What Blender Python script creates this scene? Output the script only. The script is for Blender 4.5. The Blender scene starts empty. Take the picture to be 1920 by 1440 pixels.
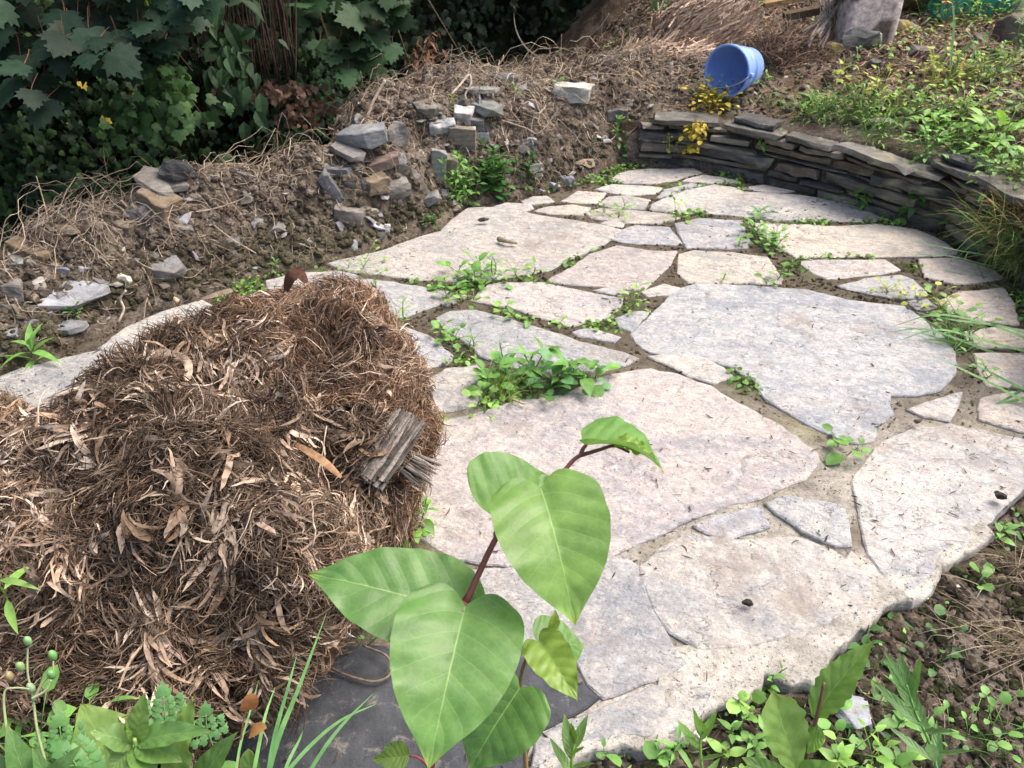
import bpy, bmesh, math, random
import numpy as np
from mathutils import Vector, Matrix
rnd = random.Random(7)
RNG = np.random.default_rng(11)
sc = bpy.context.scene
C = sc.collection

# ------------------------------------------------------------------ camera
H = 1.15; PITCH = math.radians(35.0); F = 1478.0
cam_d = bpy.data.cameras.new('camera'); cam = bpy.data.objects.new('camera', cam_d); C.objects.link(cam)
cam_d.sensor_width = 36; cam_d.lens = 36*F/1920; cam_d.clip_start = 0.02; cam_d.clip_end = 400
cam.location = (0, 0, H); cam.rotation_euler = (math.pi/2-PITCH, 0, 0)
cam_d.dof.use_dof = True; cam_d.dof.focus_distance = 1.15; cam_d.dof.aperture_fstop = 20
sc.camera = cam
# ------------------------------------------------------------------ world, sun, exposure
SUN_EL, SUN_AZ = math.radians(60), math.radians(72)     # azimuth clockwise from +Y: the light comes from the right
w = bpy.data.worlds.new('World'); sc.world = w; w.use_nodes = True
nt = w.node_tree; bg = nt.nodes['Background']
sky = nt.nodes.new('ShaderNodeTexSky'); sky.sky_type = 'NISHITA'; sky.sun_disc = False
sky.sun_elevation = SUN_EL; sky.sun_rotation = SUN_AZ; sky.air_density = 1.0; sky.dust_density = 7.0; sky.ozone_density = 1.0
nt.links.new(sky.outputs[0], bg.inputs[0]); bg.inputs[1].default_value = 0.15
sun_d = bpy.data.lights.new('sun', 'SUN'); sun_d.energy = 1.1; sun_d.angle = math.radians(40); sun_d.color = (1, 0.94, 0.86)
sun = bpy.data.objects.new('sun', sun_d); C.objects.link(sun)
sd = Vector((math.sin(SUN_AZ)*math.cos(SUN_EL), math.cos(SUN_AZ)*math.cos(SUN_EL), math.sin(SUN_EL)))
sun.rotation_euler = sd.to_track_quat('Z', 'Y').to_euler(); sun.location = sd*20
sc.view_settings.view_transform = 'Standard'; sc.view_settings.look = 'None'
sc.view_settings.gamma = 1.0; sc.view_settings.exposure = 1.14
sc.cycles.max_bounces = 6; sc.cycles.diffuse_bounces = 3; sc.cycles.glossy_bounces = 2; sc.cycles.transmission_bounces = 4

# ------------------------------------------------------------------ pixel rays (to find where things stand in the world)
cs, sn = math.cos(PITCH), math.sin(PITCH)
def ray(u, v):
    a = (u-960)/F; b = -(v-720)/F
    return np.array([a, cs+b*sn, -sn+b*cs])
def PZ(u, v, z=0.0):
    d = ray(u, v); t = (H-z)/(-d[2]); return np.array([d[0]*t, d[1]*t, z])
def PD(u, v, t):
    d = ray(u, v); return np.array([d[0]*t, d[1]*t, H+d[2]*t])

# ------------------------------------------------------------------ numpy noise
def _hash(ix, iy, iz):
    n = (ix*374761393 + iy*668265263 + iz*2147483647) & 0xffffffff
    n = ((n ^ (n >> 13))*1274126177) & 0xffffffff
    n = ((n ^ (n >> 16))*2246822519) & 0xffffffff
    return ((n ^ (n >> 15)) & 0xffff)/65535.0*2-1
def vnoise(p):
    p = np.asarray(p, float); i = np.floor(p).astype(np.int64); f = p-i; f = f*f*(3-2*f)
    r = 0
    for dx in (0, 1):
        for dy in (0, 1):
            for dz in (0, 1):
                wgt = (f[..., 0] if dx else 1-f[..., 0])*(f[..., 1] if dy else 1-f[..., 1])*(f[..., 2] if dz else 1-f[..., 2])
                r = r+wgt*_hash(i[..., 0]+dx, i[..., 1]+dy, i[..., 2]+dz)
    return r
def fbm(p, o=3, g=0.5):
    r = 0; a = 1
    for k in range(o):
        r = r+a*vnoise(np.asarray(p)*2**k+17.3*k); a *= g
    return r
def n2(X, Y, s, o=3, seed=0):
    return fbm(np.stack([np.asarray(X)*s, np.asarray(Y)*s, np.full(np.shape(X), seed*7.31)], -1), o)

# ------------------------------------------------------------------ mesh collection
class MB:
    def __init__(s): s.V = []; s.F = []; s.Cc = []; s.U = []; s.n = 0; s.uv = False
    def add(s, V, F, col=(.5, .5, .5), uv=None):
        """V (n,3); F list of arrays (m,k); col (3,) or (n,3); uv (n,2)"""
        V = np.asarray(V, float).reshape(-1, 3)
        if not isinstance(F, list): F = [F]
        for f in F:
            f = np.asarray(f, np.int64)
            if f.ndim == 1: f = f[None]
            s.F.append(f+s.n)
        col = np.asarray(col, float)
        s.Cc.append(np.broadcast_to(col, (len(V), 3)) if col.ndim == 1 else col)
        s.U.append(np.zeros((len(V), 2)) if uv is None else uv); s.uv |= uv is not None
        s.V.append(V); s.n += len(V)
    def build(s, name, mat, parent=None, smooth=True, origin=None):
        V = np.concatenate(s.V); col = np.concatenate(s.Cc)
        if origin is not None: V = V-np.asarray(origin)
        me = bpy.data.meshes.new(name)
        tot = np.concatenate([np.full(len(f), f.shape[1]) for f in s.F]); loops = np.concatenate([f.ravel() for f in s.F])
        me.vertices.add(len(V)); me.vertices.foreach_set('co', V.ravel())
        me.loops.add(len(loops)); me.loops.foreach_set('vertex_index', loops.astype(np.int32))
        me.polygons.add(len(tot)); st = np.concatenate([[0], np.cumsum(tot)[:-1]])
        me.polygons.foreach_set('loop_start', st.astype(np.int32)); me.polygons.foreach_set('loop_total', tot.astype(np.int32))
        a = me.color_attributes.new('col', 'FLOAT_COLOR', 'POINT')
        a.data.foreach_set('color', np.concatenate([col, np.ones((len(V), 1))], 1).astype(np.float32).ravel())
        if s.uv:
            U = np.concatenate(s.U); l = me.uv_layers.new(name='UVMap'); l.data.foreach_set('uv', U[loops].astype(np.float32).ravel())
        me.update(calc_edges=True)
        me.polygons.foreach_set('use_smooth', np.full(len(tot), smooth))
        me.materials.append(mat)
        o = bpy.data.objects.new(name, me); C.objects.link(o)
        if origin is not None: o.location = origin
        if parent is not None: o.parent = parent
        return o
def tag(o, label=None, cat=None, group=None, kind=None):
    if label: o['label'] = label
    if cat: o['category'] = cat
    if group: o['group'] = group
    if kind: o['kind'] = kind
    return o
def empty(name, loc=(0, 0, 0)):
    o = bpy.data.objects.new(name, None); C.objects.link(o); o.location = loc; o.empty_display_size = .1; return o
def build_at(mb, name, mat, root, smooth=True):
    """child mesh whose verts are given in world space, under an empty with only a translation"""
    o = mb.build(name, mat, root, smooth, origin=np.array(root.location)); o.location = (0, 0, 0); return o

def norm(a): a = np.asarray(a, float); return a/np.maximum(np.linalg.norm(a, axis=-1, keepdims=True), 1e-9)
def inst(mb, tpl, org, X, Y, Z, scale, col, colvar=None, uv=None):
    """many copies of a template at org with axes X,Y,Z"""
    tv, tf = tpl[0], tpl[1]; N = len(org); n = len(tv)
    scale = np.broadcast_to(np.asarray(scale, float).reshape(-1, 1) if np.ndim(scale) == 1 else np.asarray(scale, float), (N, 3)) if np.ndim(scale) < 2 else scale
    L = tv[None]*scale[:, None, :]
    W = org[:, None]+L[..., 0:1]*X[:, None]+L[..., 1:2]*Y[:, None]+L[..., 2:3]*Z[:, None]
    off = (np.arange(N)*n)[:, None, None]
    Fs = [(np.asarray(f)[None]+off).reshape(-1, np.asarray(f).shape[1]) for f in tf]
    cc = np.repeat(np.broadcast_to(col, (N, 3)), n, 0)
    if len(tpl) > 2: cc = cc*np.tile(tpl[2], N)[:, None]
    mb.add(W.reshape(-1, 3), Fs, cc)
def frames(N, zdir, jit, rng=RNG):
    """random frames whose Z is near zdir (N,3)"""
    Z = norm(zdir+rng.normal(size=(N, 3))*jit); r = norm(rng.normal(size=(N, 3)))
    X = norm(np.cross(r, Z)); Y = np.cross(Z, X); return X, Y, Z
def grid_faces(nr, nc, closed=False):
    i = np.arange(nr-1)[:, None]*nc; j = np.arange(nc if closed else nc-1)[None]
    j2 = (j+1) % nc
    return np.stack([i+j, i+j2, i+nc+j2, i+nc+j], -1).reshape(-1, 4)
def ribbons(mb, path, width, col, twist=None, rng=RNG, ref=None):
    """path (N,S,3) width (N,S)"""
    N, S, _ = path.shape
    T = norm(np.gradient(path, axis=1)); r = norm(rng.normal(size=(N, 1, 3))) if ref is None else ref
    side = norm(np.cross(T, r)); hw = width[..., None]*.5
    V = np.stack([path-side*hw, path+side*hw], 2).reshape(-1, 3)
    f = grid_faces(S, 2); off = (np.arange(N)*S*2)[:, None, None]
    cc = np.repeat(col[:, None], S*2, 1).reshape(-1, 3) if col.ndim == 2 else np.repeat(col, 2, 1).reshape(-1, 3)
    mb.add(V, (f[None]+off).reshape(-1, 4), cc)
def tubes(mb, path, rad, col, k=4):
    path = np.asarray(path, float)
    if path.ndim == 2: path = path[None]; rad = np.asarray(rad, float)[None]; col = np.asarray(col, float)[None]
    N, S, _ = path.shape
    rad = np.broadcast_to(rad, (N, S))
    T = norm(np.gradient(path, axis=1)); m = norm(T.mean(1)+1e-6)
    ref = np.where(np.abs(m[:, 2:3]) < .8, np.array([[0, 0, 1.]]), np.array([[1., 0, 0]]))[:, None]
    A = norm(np.cross(T, ref)); B = np.cross(T, A)
    ang = np.arange(k)*2*math.pi/k
    V = path[:, :, None]+rad[..., None, None]*(A[:, :, None]*np.cos(ang)[None, None, :, None]+B[:, :, None]*np.sin(ang)[None, None, :, None])
    f = grid_faces(S, k, True); off = (np.arange(N)*S*k)[:, None, None]
    cap = np.stack([np.arange(k)[::-1], (S-1)*k+np.arange(k)])
    cc = np.repeat(np.broadcast_to(col, (N, 3))[:, None], S*k, 1).reshape(-1, 3)
    mb.add(V.reshape(-1, 3), [(f[None]+off).reshape(-1, 4), (cap[None]+off).reshape(-1, k)], cc)
def walk(P0, D0, L, S, curl, grav=0., rng=RNG, smoothc=.5):
    N = len(P0); P = P0.copy(); D = norm(D0); L = np.broadcast_to(L, (N,)); out = [P.copy()]; k = rng.normal(size=(N, 3))*curl
    for s in range(S-1):
        k = smoothc*k+(1-smoothc)*rng.normal(size=(N, 3))*curl*1.6
        D = norm(D+k+np.array([0, 0, -grav])); P = P+D*(L/(S-1))[:, None]; out.append(P.copy())
    return np.stack(out, 1)
def bez(pts, n):
    """smooth polyline through pts (Catmull-Rom)"""
    p = np.asarray(pts, float); p = np.concatenate([[2*p[0]-p[1]], p, [2*p[-1]-p[-2]]]); t = np.linspace(0, len(p)-3-1e-6, n)
    i = t.astype(int); f = (t-i)[:, None]
    a, b, c, d = p[i], p[i+1], p[i+2], p[i+3]
    return .5*(2*b+(c-a)*f+(2*a-5*b+4*c-d)*f*f+(3*b-a-3*c+d)*f**3)

# ------------------------------------------------------------------ materials
def N_(nt, t, **k):
    n = nt.nodes.new(t)
    for a, b in k.items(): setattr(n, a, b)
    return n
def noise(nt, co, scale, detail=4, rough=.55, dist=0):
    n = N_(nt, 'ShaderNodeTexNoise'); n.inputs['Scale'].default_value = scale; n.inputs['Detail'].default_value = detail
    n.inputs['Roughness'].default_value = rough; n.inputs['Distortion'].default_value = dist
    nt.links.new(co, n.inputs['Vector']); return n.outputs['Fac']
def ramp(nt, fac, a, b, c0=(0, 0, 0), c1=(1, 1, 1)):
    r = N_(nt, 'ShaderNodeValToRGB'); e = r.color_ramp.elements; e[0].position = a; e[1].position = b
    e[0].color = (*c0, 1); e[1].color = (*c1, 1); nt.links.new(fac, r.inputs[0]); return r.outputs[0]
def mix(nt, fac, a, b, mode='MIX'):
    m = N_(nt, 'ShaderNodeMix', data_type='RGBA', blend_type=mode)
    for inp, v in ((m.inputs[0], fac), (m.inputs[6], a), (m.inputs[7], b)):
        if hasattr(v, 'is_linked') or hasattr(v, 'links'): nt.links.new(v, inp)
        elif isinstance(v, (int, float)): inp.default_value = v
        else: inp.default_value = (*v, 1)
    return m.outputs[2]
def math_(nt, op, a, b=0., c=None):
    m = N_(nt, 'ShaderNodeMath', operation=op)
    for i, v in enumerate((a, b) if c is None else (a, b, c)):
        if isinstance(v, (int, float)): m.inputs[i].default_value = v
        else: nt.links.new(v, m.inputs[i])
    return m.outputs[0]
def base(name):
    m = bpy.data.materials.new(name); m.use_nodes = True; nt = m.node_tree; p = nt.nodes['Principled BSDF']
    tc = N_(nt, 'ShaderNodeTexCoord'); at = N_(nt, 'ShaderNodeAttribute', attribute_name='col')
    geo = N_(nt, 'ShaderNodeNewGeometry')
    return m, nt, p, geo.outputs['Position'], at.outputs['Color'], tc
def bump(nt, p, h, strength, dist=.01, prev=None):
    b = N_(nt, 'ShaderNodeBump'); b.inputs['Strength'].default_value = strength; b.inputs['Distance'].default_value = dist
    nt.links.new(h, b.inputs['Height'])
    if prev is not None: nt.links.new(prev, b.inputs['Normal'])
    nt.links.new(b.outputs[0], p.inputs['Normal']); return b.outputs[0]
def M_leaf(name, rough=.45, transl=.3, vein=False, spec=.4):
    m, nt, p, co, at, tc = base(name)
    c = mix(nt, 1.0, at, ramp(nt, noise(nt, co, 45, 3), .3, .7, (.72, .76, .7), (1.25, 1.2, 1.15)), 'MULTIPLY')
    if vein:
        uv = N_(nt, 'ShaderNodeUVMap'); sp = N_(nt, 'ShaderNodeSeparateXYZ'); nt.links.new(uv.outputs[0], sp.inputs[0])
        ax = math_(nt, 'ABSOLUTE', sp.outputs[0]); ph = math_(nt, 'MULTIPLY_ADD', math_(nt, 'POWER', ax, .8), -.23, sp.outputs[1])
        fr = math_(nt, 'PINGPONG', math_(nt, 'MULTIPLY', math_(nt, 'ADD', ph, .5), 7.3), .5)      # distance to a side vein, 0 at the vein
        lat = ramp(nt, fr, .006, .03, (1, 1, 1), (0, 0, 0)); lat = math_(nt, 'MULTIPLY', lat, ramp(nt, ax, .55, .95, (1, 1, 1), (.15, .15, .15)))
        mid = ramp(nt, ax, .006, .018, (1, 1, 1), (0, 0, 0))
        vm = math_(nt, 'MAXIMUM', math_(nt, 'MULTIPLY', lat, .3), math_(nt, 'MULTIPLY', mid, .8))
        vo = N_(nt, 'ShaderNodeTexVoronoi', feature='DISTANCE_TO_EDGE'); vo.inputs['Scale'].default_value = 150; nt.links.new(co, vo.inputs['Vector'])
        fine = ramp(nt, vo.outputs['Distance'], .0, .16, (1, 1, 1), (0, 0, 0))
        c = mix(nt, math_(nt, 'MULTIPLY', fine, .08), mix(nt, 1.0, c, (.84, .82, .86), 'MULTIPLY'), (.30, .48, .2))
        big = ramp(nt, noise(nt, co, 14, 3), .35, .7, (.86, .9, .85), (1.1, 1.08, 1.0))
        c = mix(nt, 1.0, c, big, 'MULTIPLY')
        c = mix(nt, vm, c, (.30, .46, .15))
        spt = ramp(nt, noise(nt, co, 130, 3, .7), .70, .73); c = mix(nt, math_(nt, 'MULTIPLY', spt, .8), c, (.20, .15, .06))
        rust = ramp(nt, noise(nt, co, 22, 5, .7), .66, .76); c = mix(nt, math_(nt, 'MULTIPLY', rust, .4), c, (.30, .34, .08))
        hgt = math_(nt, 'ADD', math_(nt, 'MULTIPLY', ramp(nt, fr, .0, .4), .9), math_(nt, 'MULTIPLY', math_(nt, 'ADD', fine, vm), -.12))
        bump(nt, p, hgt, .35, .0012)
    else:
        bump(nt, p, noise(nt, co, 120, 2), .25, .003)
    nt.links.new(c, p.inputs['Base Color']); p.inputs['Roughness'].default_value = rough; p.inputs['Specular IOR Level'].default_value = spec
    if transl:
        tr = N_(nt, 'ShaderNodeBsdfTranslucent'); nt.links.new(mix(nt, 1.0, c, (1.2, 1.25, .6), 'MULTIPLY'), tr.inputs[0])
        ms = N_(nt, 'ShaderNodeMixShader'); ms.inputs[0].default_value = transl
        nt.links.new(p.outputs[0], ms.inputs[1]); nt.links.new(tr.outputs[0], ms.inputs[2])
        nt.links.new(ms.outputs[0], nt.nodes['Material Output'].inputs[0])
    return m
def M_attr(name, rough=.8, s1=60, lo=(.6, .6, .6), hi=(1.3, 1.3, 1.3), b=.5, bd=.004, spec=.25, bs=150):
    m, nt, p, co, at, tc = base(name)
    c = mix(nt, 1.0, at, ramp(nt, noise(nt, co, s1, 5), .3, .7, lo, hi), 'MULTIPLY')
    nt.links.new(c, p.inputs['Base Color']); p.inputs['Roughness'].default_value = rough; p.inputs['Specular IOR Level'].default_value = spec
    bump(nt, p, noise(nt, co, bs, 4, .65), b, bd); return m
def M_soil():
    m, nt, p, co, at, tc = base('soil')
    a = ramp(nt, noise(nt, co, 9, 6, .65), .3, .7, (.35, .33, .32), (1.35, 1.3, 1.25))
    b = ramp(nt, noise(nt, co, 95, 6, .7), .3, .72, (.35, .34, .33), (1.8, 1.75, 1.7))
    c = mix(nt, 1.0, mix(nt, 1.0, at, a, 'MULTIPLY'), b, 'MULTIPLY')
    nt.links.new(c, p.inputs['Base Color']); p.inputs['Roughness'].default_value = .95; p.inputs['Specular IOR Level'].default_value = .1
    n1 = bump(nt, p, noise(nt, co, 30, 8, .7), 1.0, .02); bump(nt, p, noise(nt, co, 160, 5, .7), .8, .005, n1); return m
def M_slab():
    m, nt, p, co, at, tc = base('paving_stone')
    # mineral colour patches: warm pinkish against blue grey
    mp = N_(nt, 'ShaderNodeMapping'); mp.inputs['Rotation'].default_value = (0, 0, .35); mp.inputs['Scale'].default_value = (1, 1.7, 1); nt.links.new(co, mp.inputs[0])
    lum = N_(nt, 'ShaderNodeRGBToBW'); nt.links.new(at, lum.inputs[0])
    n0 = noise(nt, mp.outputs[0], 2.6, 7, .62, 1.2); n1 = ramp(nt, n0, .46, .58)
    c = mix(nt, math_(nt, 'MULTIPLY', n1, .8), at, mix(nt, 1.0, at, (.66, .70, .78), 'MULTIPLY'))
    n1b = ramp(nt, noise(nt, mp.outputs[0], 9, 9, .75, .8), .47, .58)
    c = mix(nt, math_(nt, 'MULTIPLY', n1b, .6), c, mix(nt, 1.0, at, (1.22, 1.13, 1.05), 'MULTIPLY'))
    n1c = ramp(nt, noise(nt, mp.outputs[0], 23, 9, .8, .5), .5, .6)
    c = mix(nt, math_(nt, 'MULTIPLY', n1c, .5), c, mix(nt, 1.0, at, (.70, .69, .70), 'MULTIPLY'))
    n2_ = ramp(nt, noise(nt, co, 48, 8, .75), .34, .66, (.76, .76, .77), (1.18, 1.17, 1.16)); c = mix(nt, 1.0, c, n2_, 'MULTIPLY')
    n2c = ramp(nt, noise(nt, co, 210, 5, .8), .36, .64, (.86, .86, .86), (1.1, 1.1, 1.1)); c = mix(nt, 1.0, c, n2c, 'MULTIPLY')
    sp = ramp(nt, noise(nt, co, 170, 3, .6), .63, .68); c = mix(nt, math_(nt, 'MULTIPLY', sp, .8), c, (.13, .115, .10))
    sp2 = ramp(nt, noise(nt, co, 40, 5, .8), .61, .66); c = mix(nt, math_(nt, 'MULTIPLY', sp2, .6), c, (.20, .175, .15))
    wp = ramp(nt, noise(nt, co, 30, 6, .7, .4), .565, .59); c = mix(nt, math_(nt, 'MULTIPLY', wp, .28), c, (.60, .585, .555))
    gp = ramp(nt, noise(nt, co, 12, 8, .8, .6), .55, .60); c = mix(nt, math_(nt, 'MULTIPLY', gp, .35), c, (.27, .27, .27))
    dirt = ramp(nt, noise(nt, co, 3.2, 9, .75, .3), .54, .64); c = mix(nt, math_(nt, 'MULTIPLY', dirt, .7), c, (.25, .21, .175))
    # hairline cracks and layer edges
    nz = N_(nt, 'ShaderNodeTexNoise'); nz.inputs['Scale'].default_value = 3.0; nz.inputs['Detail'].default_value = 8; nz.inputs['Roughness'].default_value = .6
    nt.links.new(mp.outputs[0], nz.inputs['Vector']); fr = math_(nt, 'PINGPONG', math_(nt, 'MULTIPLY', nz.outputs['Fac'], 9), .5)
    ck = ramp(nt, fr, .0, .022, (1, 1, 1), (0, 0, 0)); gate = ramp(nt, noise(nt, co, 4.0, 2), .54, .58)
    ckm = math_(nt, 'MULTIPLY', ck, gate); c = mix(nt, math_(nt, 'MULTIPLY', ckm, .75), c, (.13, .11, .10))
    nt.links.new(c, p.inputs['Base Color']); p.inputs['Roughness'].default_value = .68; p.inputs['Specular IOR Level'].default_value = .35
    b1 = bump(nt, p, math_(nt, 'ADD', fr, math_(nt, 'MULTIPLY', ckm, -1.0)), .8, .008)
    b2 = bump(nt, p, noise(nt, co, 26, 8, .7), .9, .012, b1); bump(nt, p, noise(nt, co, 260, 4, .6), .45, .0015, b2)
    return m
def M_mortar():
    m, nt, p, co, at, tc = base('mortar')
    c = mix(nt, 1.0, at, ramp(nt, noise(nt, co, 13, 9, .78), .36, .64, (.55, .53, .50), (1.35, 1.33, 1.30)), 'MULTIPLY')
    c = mix(nt, ramp(nt, noise(nt, co, 110, 6, .8), .55, .62), c, (.14, .125, .11))
    nt.links.new(c, p.inputs['Base Color']); p.inputs['Roughness'].default_value = .92; p.inputs['Specular IOR Level'].default_value = .15
    b1 = bump(nt, p, noise(nt, co, 45, 9, .75), 1.0, .014); bump(nt, p, noise(nt, co, 300, 4, .6), .7, .003, b1); return m
def M_slate():
    m, nt, p, co, at, tc = base('slate')
    mp = N_(nt, 'ShaderNodeMapping'); mp.inputs['Scale'].default_value = (1, 1, 5); nt.links.new(co, mp.inputs[0])
    c = mix(nt, 1.0, at, ramp(nt, noise(nt, mp.outputs[0], 18, 7, .65), .3, .7, (.6, .6, .6), (1.4, 1.4, 1.38)), 'MULTIPLY')
    c = mix(nt, math_(nt, 'MULTIPLY', ramp(nt, noise(nt, co, 26, 5, .7, .5), .56, .68), .5), c, (.30, .28, .24))
    c = mix(nt, math_(nt, 'MULTIPLY', ramp(nt, noise(nt, co, 7, 5, .7), .55, .68), .5), c, (.16, .125, .09))
    nt.links.new(c, p.inputs['Base Color']); p.inputs['Roughness'].default_value = .78; p.inputs['Specular IOR Level'].default_value = .22
    b1 = bump(nt, p, noise(nt, mp.outputs[0], 32, 7, .7), .8, .008); bump(nt, p, noise(nt, co, 180, 4, .7), .5, .002, b1); return m
m_soil, m_slab, m_mortar, m_slate = M_soil(), M_slab(), M_mortar(), M_slate()
m_leaf = M_leaf('weed_leaf', .5, .3); m_big = M_leaf('broad_leaf', .38, .32, True, .4); m_ivy = M_leaf('hedge_leaf', .58, .10, False, .18)
m_fibre = M_attr('dry_fibre', .85, 90, (.55, .52, .5), (1.4, 1.38, 1.35), .4, .002, .15)
m_core = M_attr('matted_root', .95, 50, (.4, .4, .4), (1.5, 1.45, 1.4), 1., .02, .05, 60)
m_stem = M_attr('plant_stem', .45, 60, (.75, .75, .75), (1.2, 1.2, 1.2), .2, .002, .4)
m_twig = M_attr('dry_twig', .85, 80, (.6, .6, .6), (1.35, 1.33, 1.3), .5, .002, .15)
m_wood = M_attr('weathered_wood', .85, 40, (.5, .5, .5), (1.45, 1.42, 1.4), .8, .006, .15, 90)
# ================================================================== THE GROUND
BANK = [(-700, 900), (-300, 790), (0, 690), (100, 652), (200, 612), (300, 577), (390, 552), (480, 518), (600, 490), (700, 466), (820, 428), (858, 390), (930, 376), (985, 363), (1060, 348), (1130, 323), (1165, 310)]
WALLB = [(1165, 310), (1220, 308), (1300, 312), (1380, 326), (1482, 351), (1585, 378), (1669, 407), (1749, 425), (1789, 449), (1858, 492), (1925, 528), (1985, 600), (2050, 720)]
FRONT = [(2050, 720), (2030, 830), (1960, 890), (1890, 948), (1800, 1037), (1757, 1060), (1745, 1094), (1700, 1116), (1660, 1132), (1640, 1152), (1600, 1190), (1555, 1225), (1535, 1262), (1490, 1276), (1450, 1264), (1400, 1292), (1340, 1312), (1305, 1370), (1270, 1378), (1240, 1396), (1150, 1388), (1080, 1412), (1000, 1452), (900, 1560), (500, 1560), (100, 1350), (-300, 1200), (-700, 900)]
def poly(px, z=0): return np.array([PZ(u, v, z)[:2] for u, v in px])
pB, pW, pF = poly(BANK), poly(WALLB), poly(FRONT)
PATIO = np.concatenate([pB, pW[1:], pF[1:-1]])
def dist_pl(X, Y, pl):
    d = np.full(X.shape, 1e9)
    for a, b in zip(pl[:-1], pl[1:]):
        ab = b-a; t = np.clip(((X-a[0])*ab[0]+(Y-a[1])*ab[1])/max(ab@ab, 1e-12), 0, 1)
        d = np.minimum(d, np.hypot(X-a[0]-t*ab[0], Y-a[1]-t*ab[1]))
    return d
def inside(X, Y, pg):
    r = np.zeros(X.shape, bool)
    for a, b in zip(pg, np.roll(pg, -1, 0)):
        c = ((a[1] > Y) != (b[1] > Y)); xx = (b[0]-a[0])*(Y-a[1])/(b[1]-a[1]+1e-12)+a[0]; r ^= c & (X < xx)
    return r
def sst(x, a, b): t = np.clip((x-a)/(b-a), 0, 1); return t*t*(3-2*t)
def zones(X, Y):
    dB, dW, dF = dist_pl(X, Y, pB), dist_pl(X, Y, pW), dist_pl(X, Y, pF)
    m = np.minimum(np.minimum(dB, dW), dF); k = .09
    wB, wW, wF = np.exp(-(dB-m)/k), np.exp(-(dW-m)/k), np.exp(-(dF-m)/k); s = wB+wW+wF
    return dB, dW, dF, wB/s, wW/s, wF/s
def hgt(X, Y, detail=True):
    X = np.asarray(X, float); Y = np.asarray(Y, float); sh = X.shape; X = X.ravel(); Y = Y.ravel()
    dB, dW, dF, wB, wW, wF = zones(X, Y)
    al = sst(Y, 1.6, 2.6); hc = .12+.17*al+.05*sst(Y, 2.9, 3.4)
    st_ = .26+.30*sst(Y, 2.7, 3.4); hb = hc*sst(dB, -.02, .22)*(.85+.15*sst(dB, .1, .3))-(hc+.62)*sst(dB-st_, 0, .55)*(1-sst(X, .1, .9))
    ht = .17+.045*sst(X, .7, 1.5)+.07*sst(dW, 0, .5)+.05*np.clip(dW-.3, 0, 6)+.05*sst(X, 1.2, 2.2)
    ht = np.where(dW < .05, -.05+(ht+.05)*sst(dW, .012, .05), ht)
    hf = -.030-.03*sst(dF, 0, .3)+.10*sst(dF, .3, .9)*sst(X, .5, 1.2)
    h = wB*hb+wW*ht+wF*hf
    if detail:
        am = wB*sst(dB, 0, .12)+.55*wW*sst(dW, .06, .25)+.45*wF*sst(dF, 0, .12)
        P3 = np.stack([X, Y, np.zeros_like(X)], -1)
        h = h+am*(.045*fbm(P3*4.5, 2)+.026*fbm(P3*15+3, 3)+.010*np.abs(fbm(P3*48+9, 2)))
    h = np.where(inside(X, Y, PATIO), -.05, h)
    return h.reshape(sh)
def G(u, v, tmax=12):
    """world point where the ray of pixel (u,v) meets the terrain"""
    d = ray(u, v); t = np.linspace(.25, tmax, 1200); P = np.array([0, 0, H])+d*t[:, None]
    hit = np.nonzero(P[:, 2] < hgt(P[:, 0], P[:, 1]))[0]
    if len(hit) == 0: return P[-1]
    i = hit[0]; return P[i]
def onz(x, y): return float(hgt(np.array([x]), np.array([y]))[0])
def axis(lo, hi, f0, f1, step, grow=1.25):
    a = list(np.arange(f0, f1, step)); s = step; x = a[-1]
    while x < hi: s = min(s*grow, 6); x += s; a.append(x)
    s = step; x = a[0]
    while x > lo: s = min(s*grow, 6); x -= s; a.insert(0, x)
    return np.array(a)
gx = axis(-60, 60, -2.4, 2.9, .016); gy = axis(-30, 90, .35, 5.0, .016)
XX, YY = np.meshgrid(gx, gy); ZZ = hgt(XX, YY)
dB, dW, dF, wB, wW, wF = [a.reshape(XX.shape) for a in zones(XX.ravel(), YY.ravel())]
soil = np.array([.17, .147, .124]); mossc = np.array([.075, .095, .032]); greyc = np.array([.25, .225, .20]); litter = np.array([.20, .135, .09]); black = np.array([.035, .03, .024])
n_a = n2(XX, YY, 5, 3, 1)[..., None]; n_b = n2(XX, YY, 2.2, 3, 2)[..., None]
col = soil+np.clip(n_a, 0, 1)*(greyc-soil)*.9
ms = (sst(n2(XX, YY, 3.1, 3, 5), .15, .55)*(wF*.8+wW*.35+wB*.35*(dB < .22)))[..., None]; col = col*(1-ms)+mossc*ms
lt = (sst(n2(XX, YY, 2.7, 2, 6), -.1, .4)*wW*sst(dW, .05, .3)*.7)[..., None]; col = col*(1-lt)+litter*lt
dk = (wB*sst(dB, .75, 1.2)*(1-sst(XX, .6, 1.4)))[..., None]; col = col*(1-dk)+black*dk      # fades to near black behind the bank
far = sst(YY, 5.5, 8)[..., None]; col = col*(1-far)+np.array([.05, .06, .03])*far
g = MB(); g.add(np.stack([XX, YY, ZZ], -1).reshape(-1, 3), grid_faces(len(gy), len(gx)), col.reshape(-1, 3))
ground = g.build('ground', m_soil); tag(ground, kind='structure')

# ================================================================== THE PATIO
patio = empty('patio'); tag(patio, 'crazy paving patio of pale grey and pink stone slabs', 'patio', kind='structure')
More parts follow.
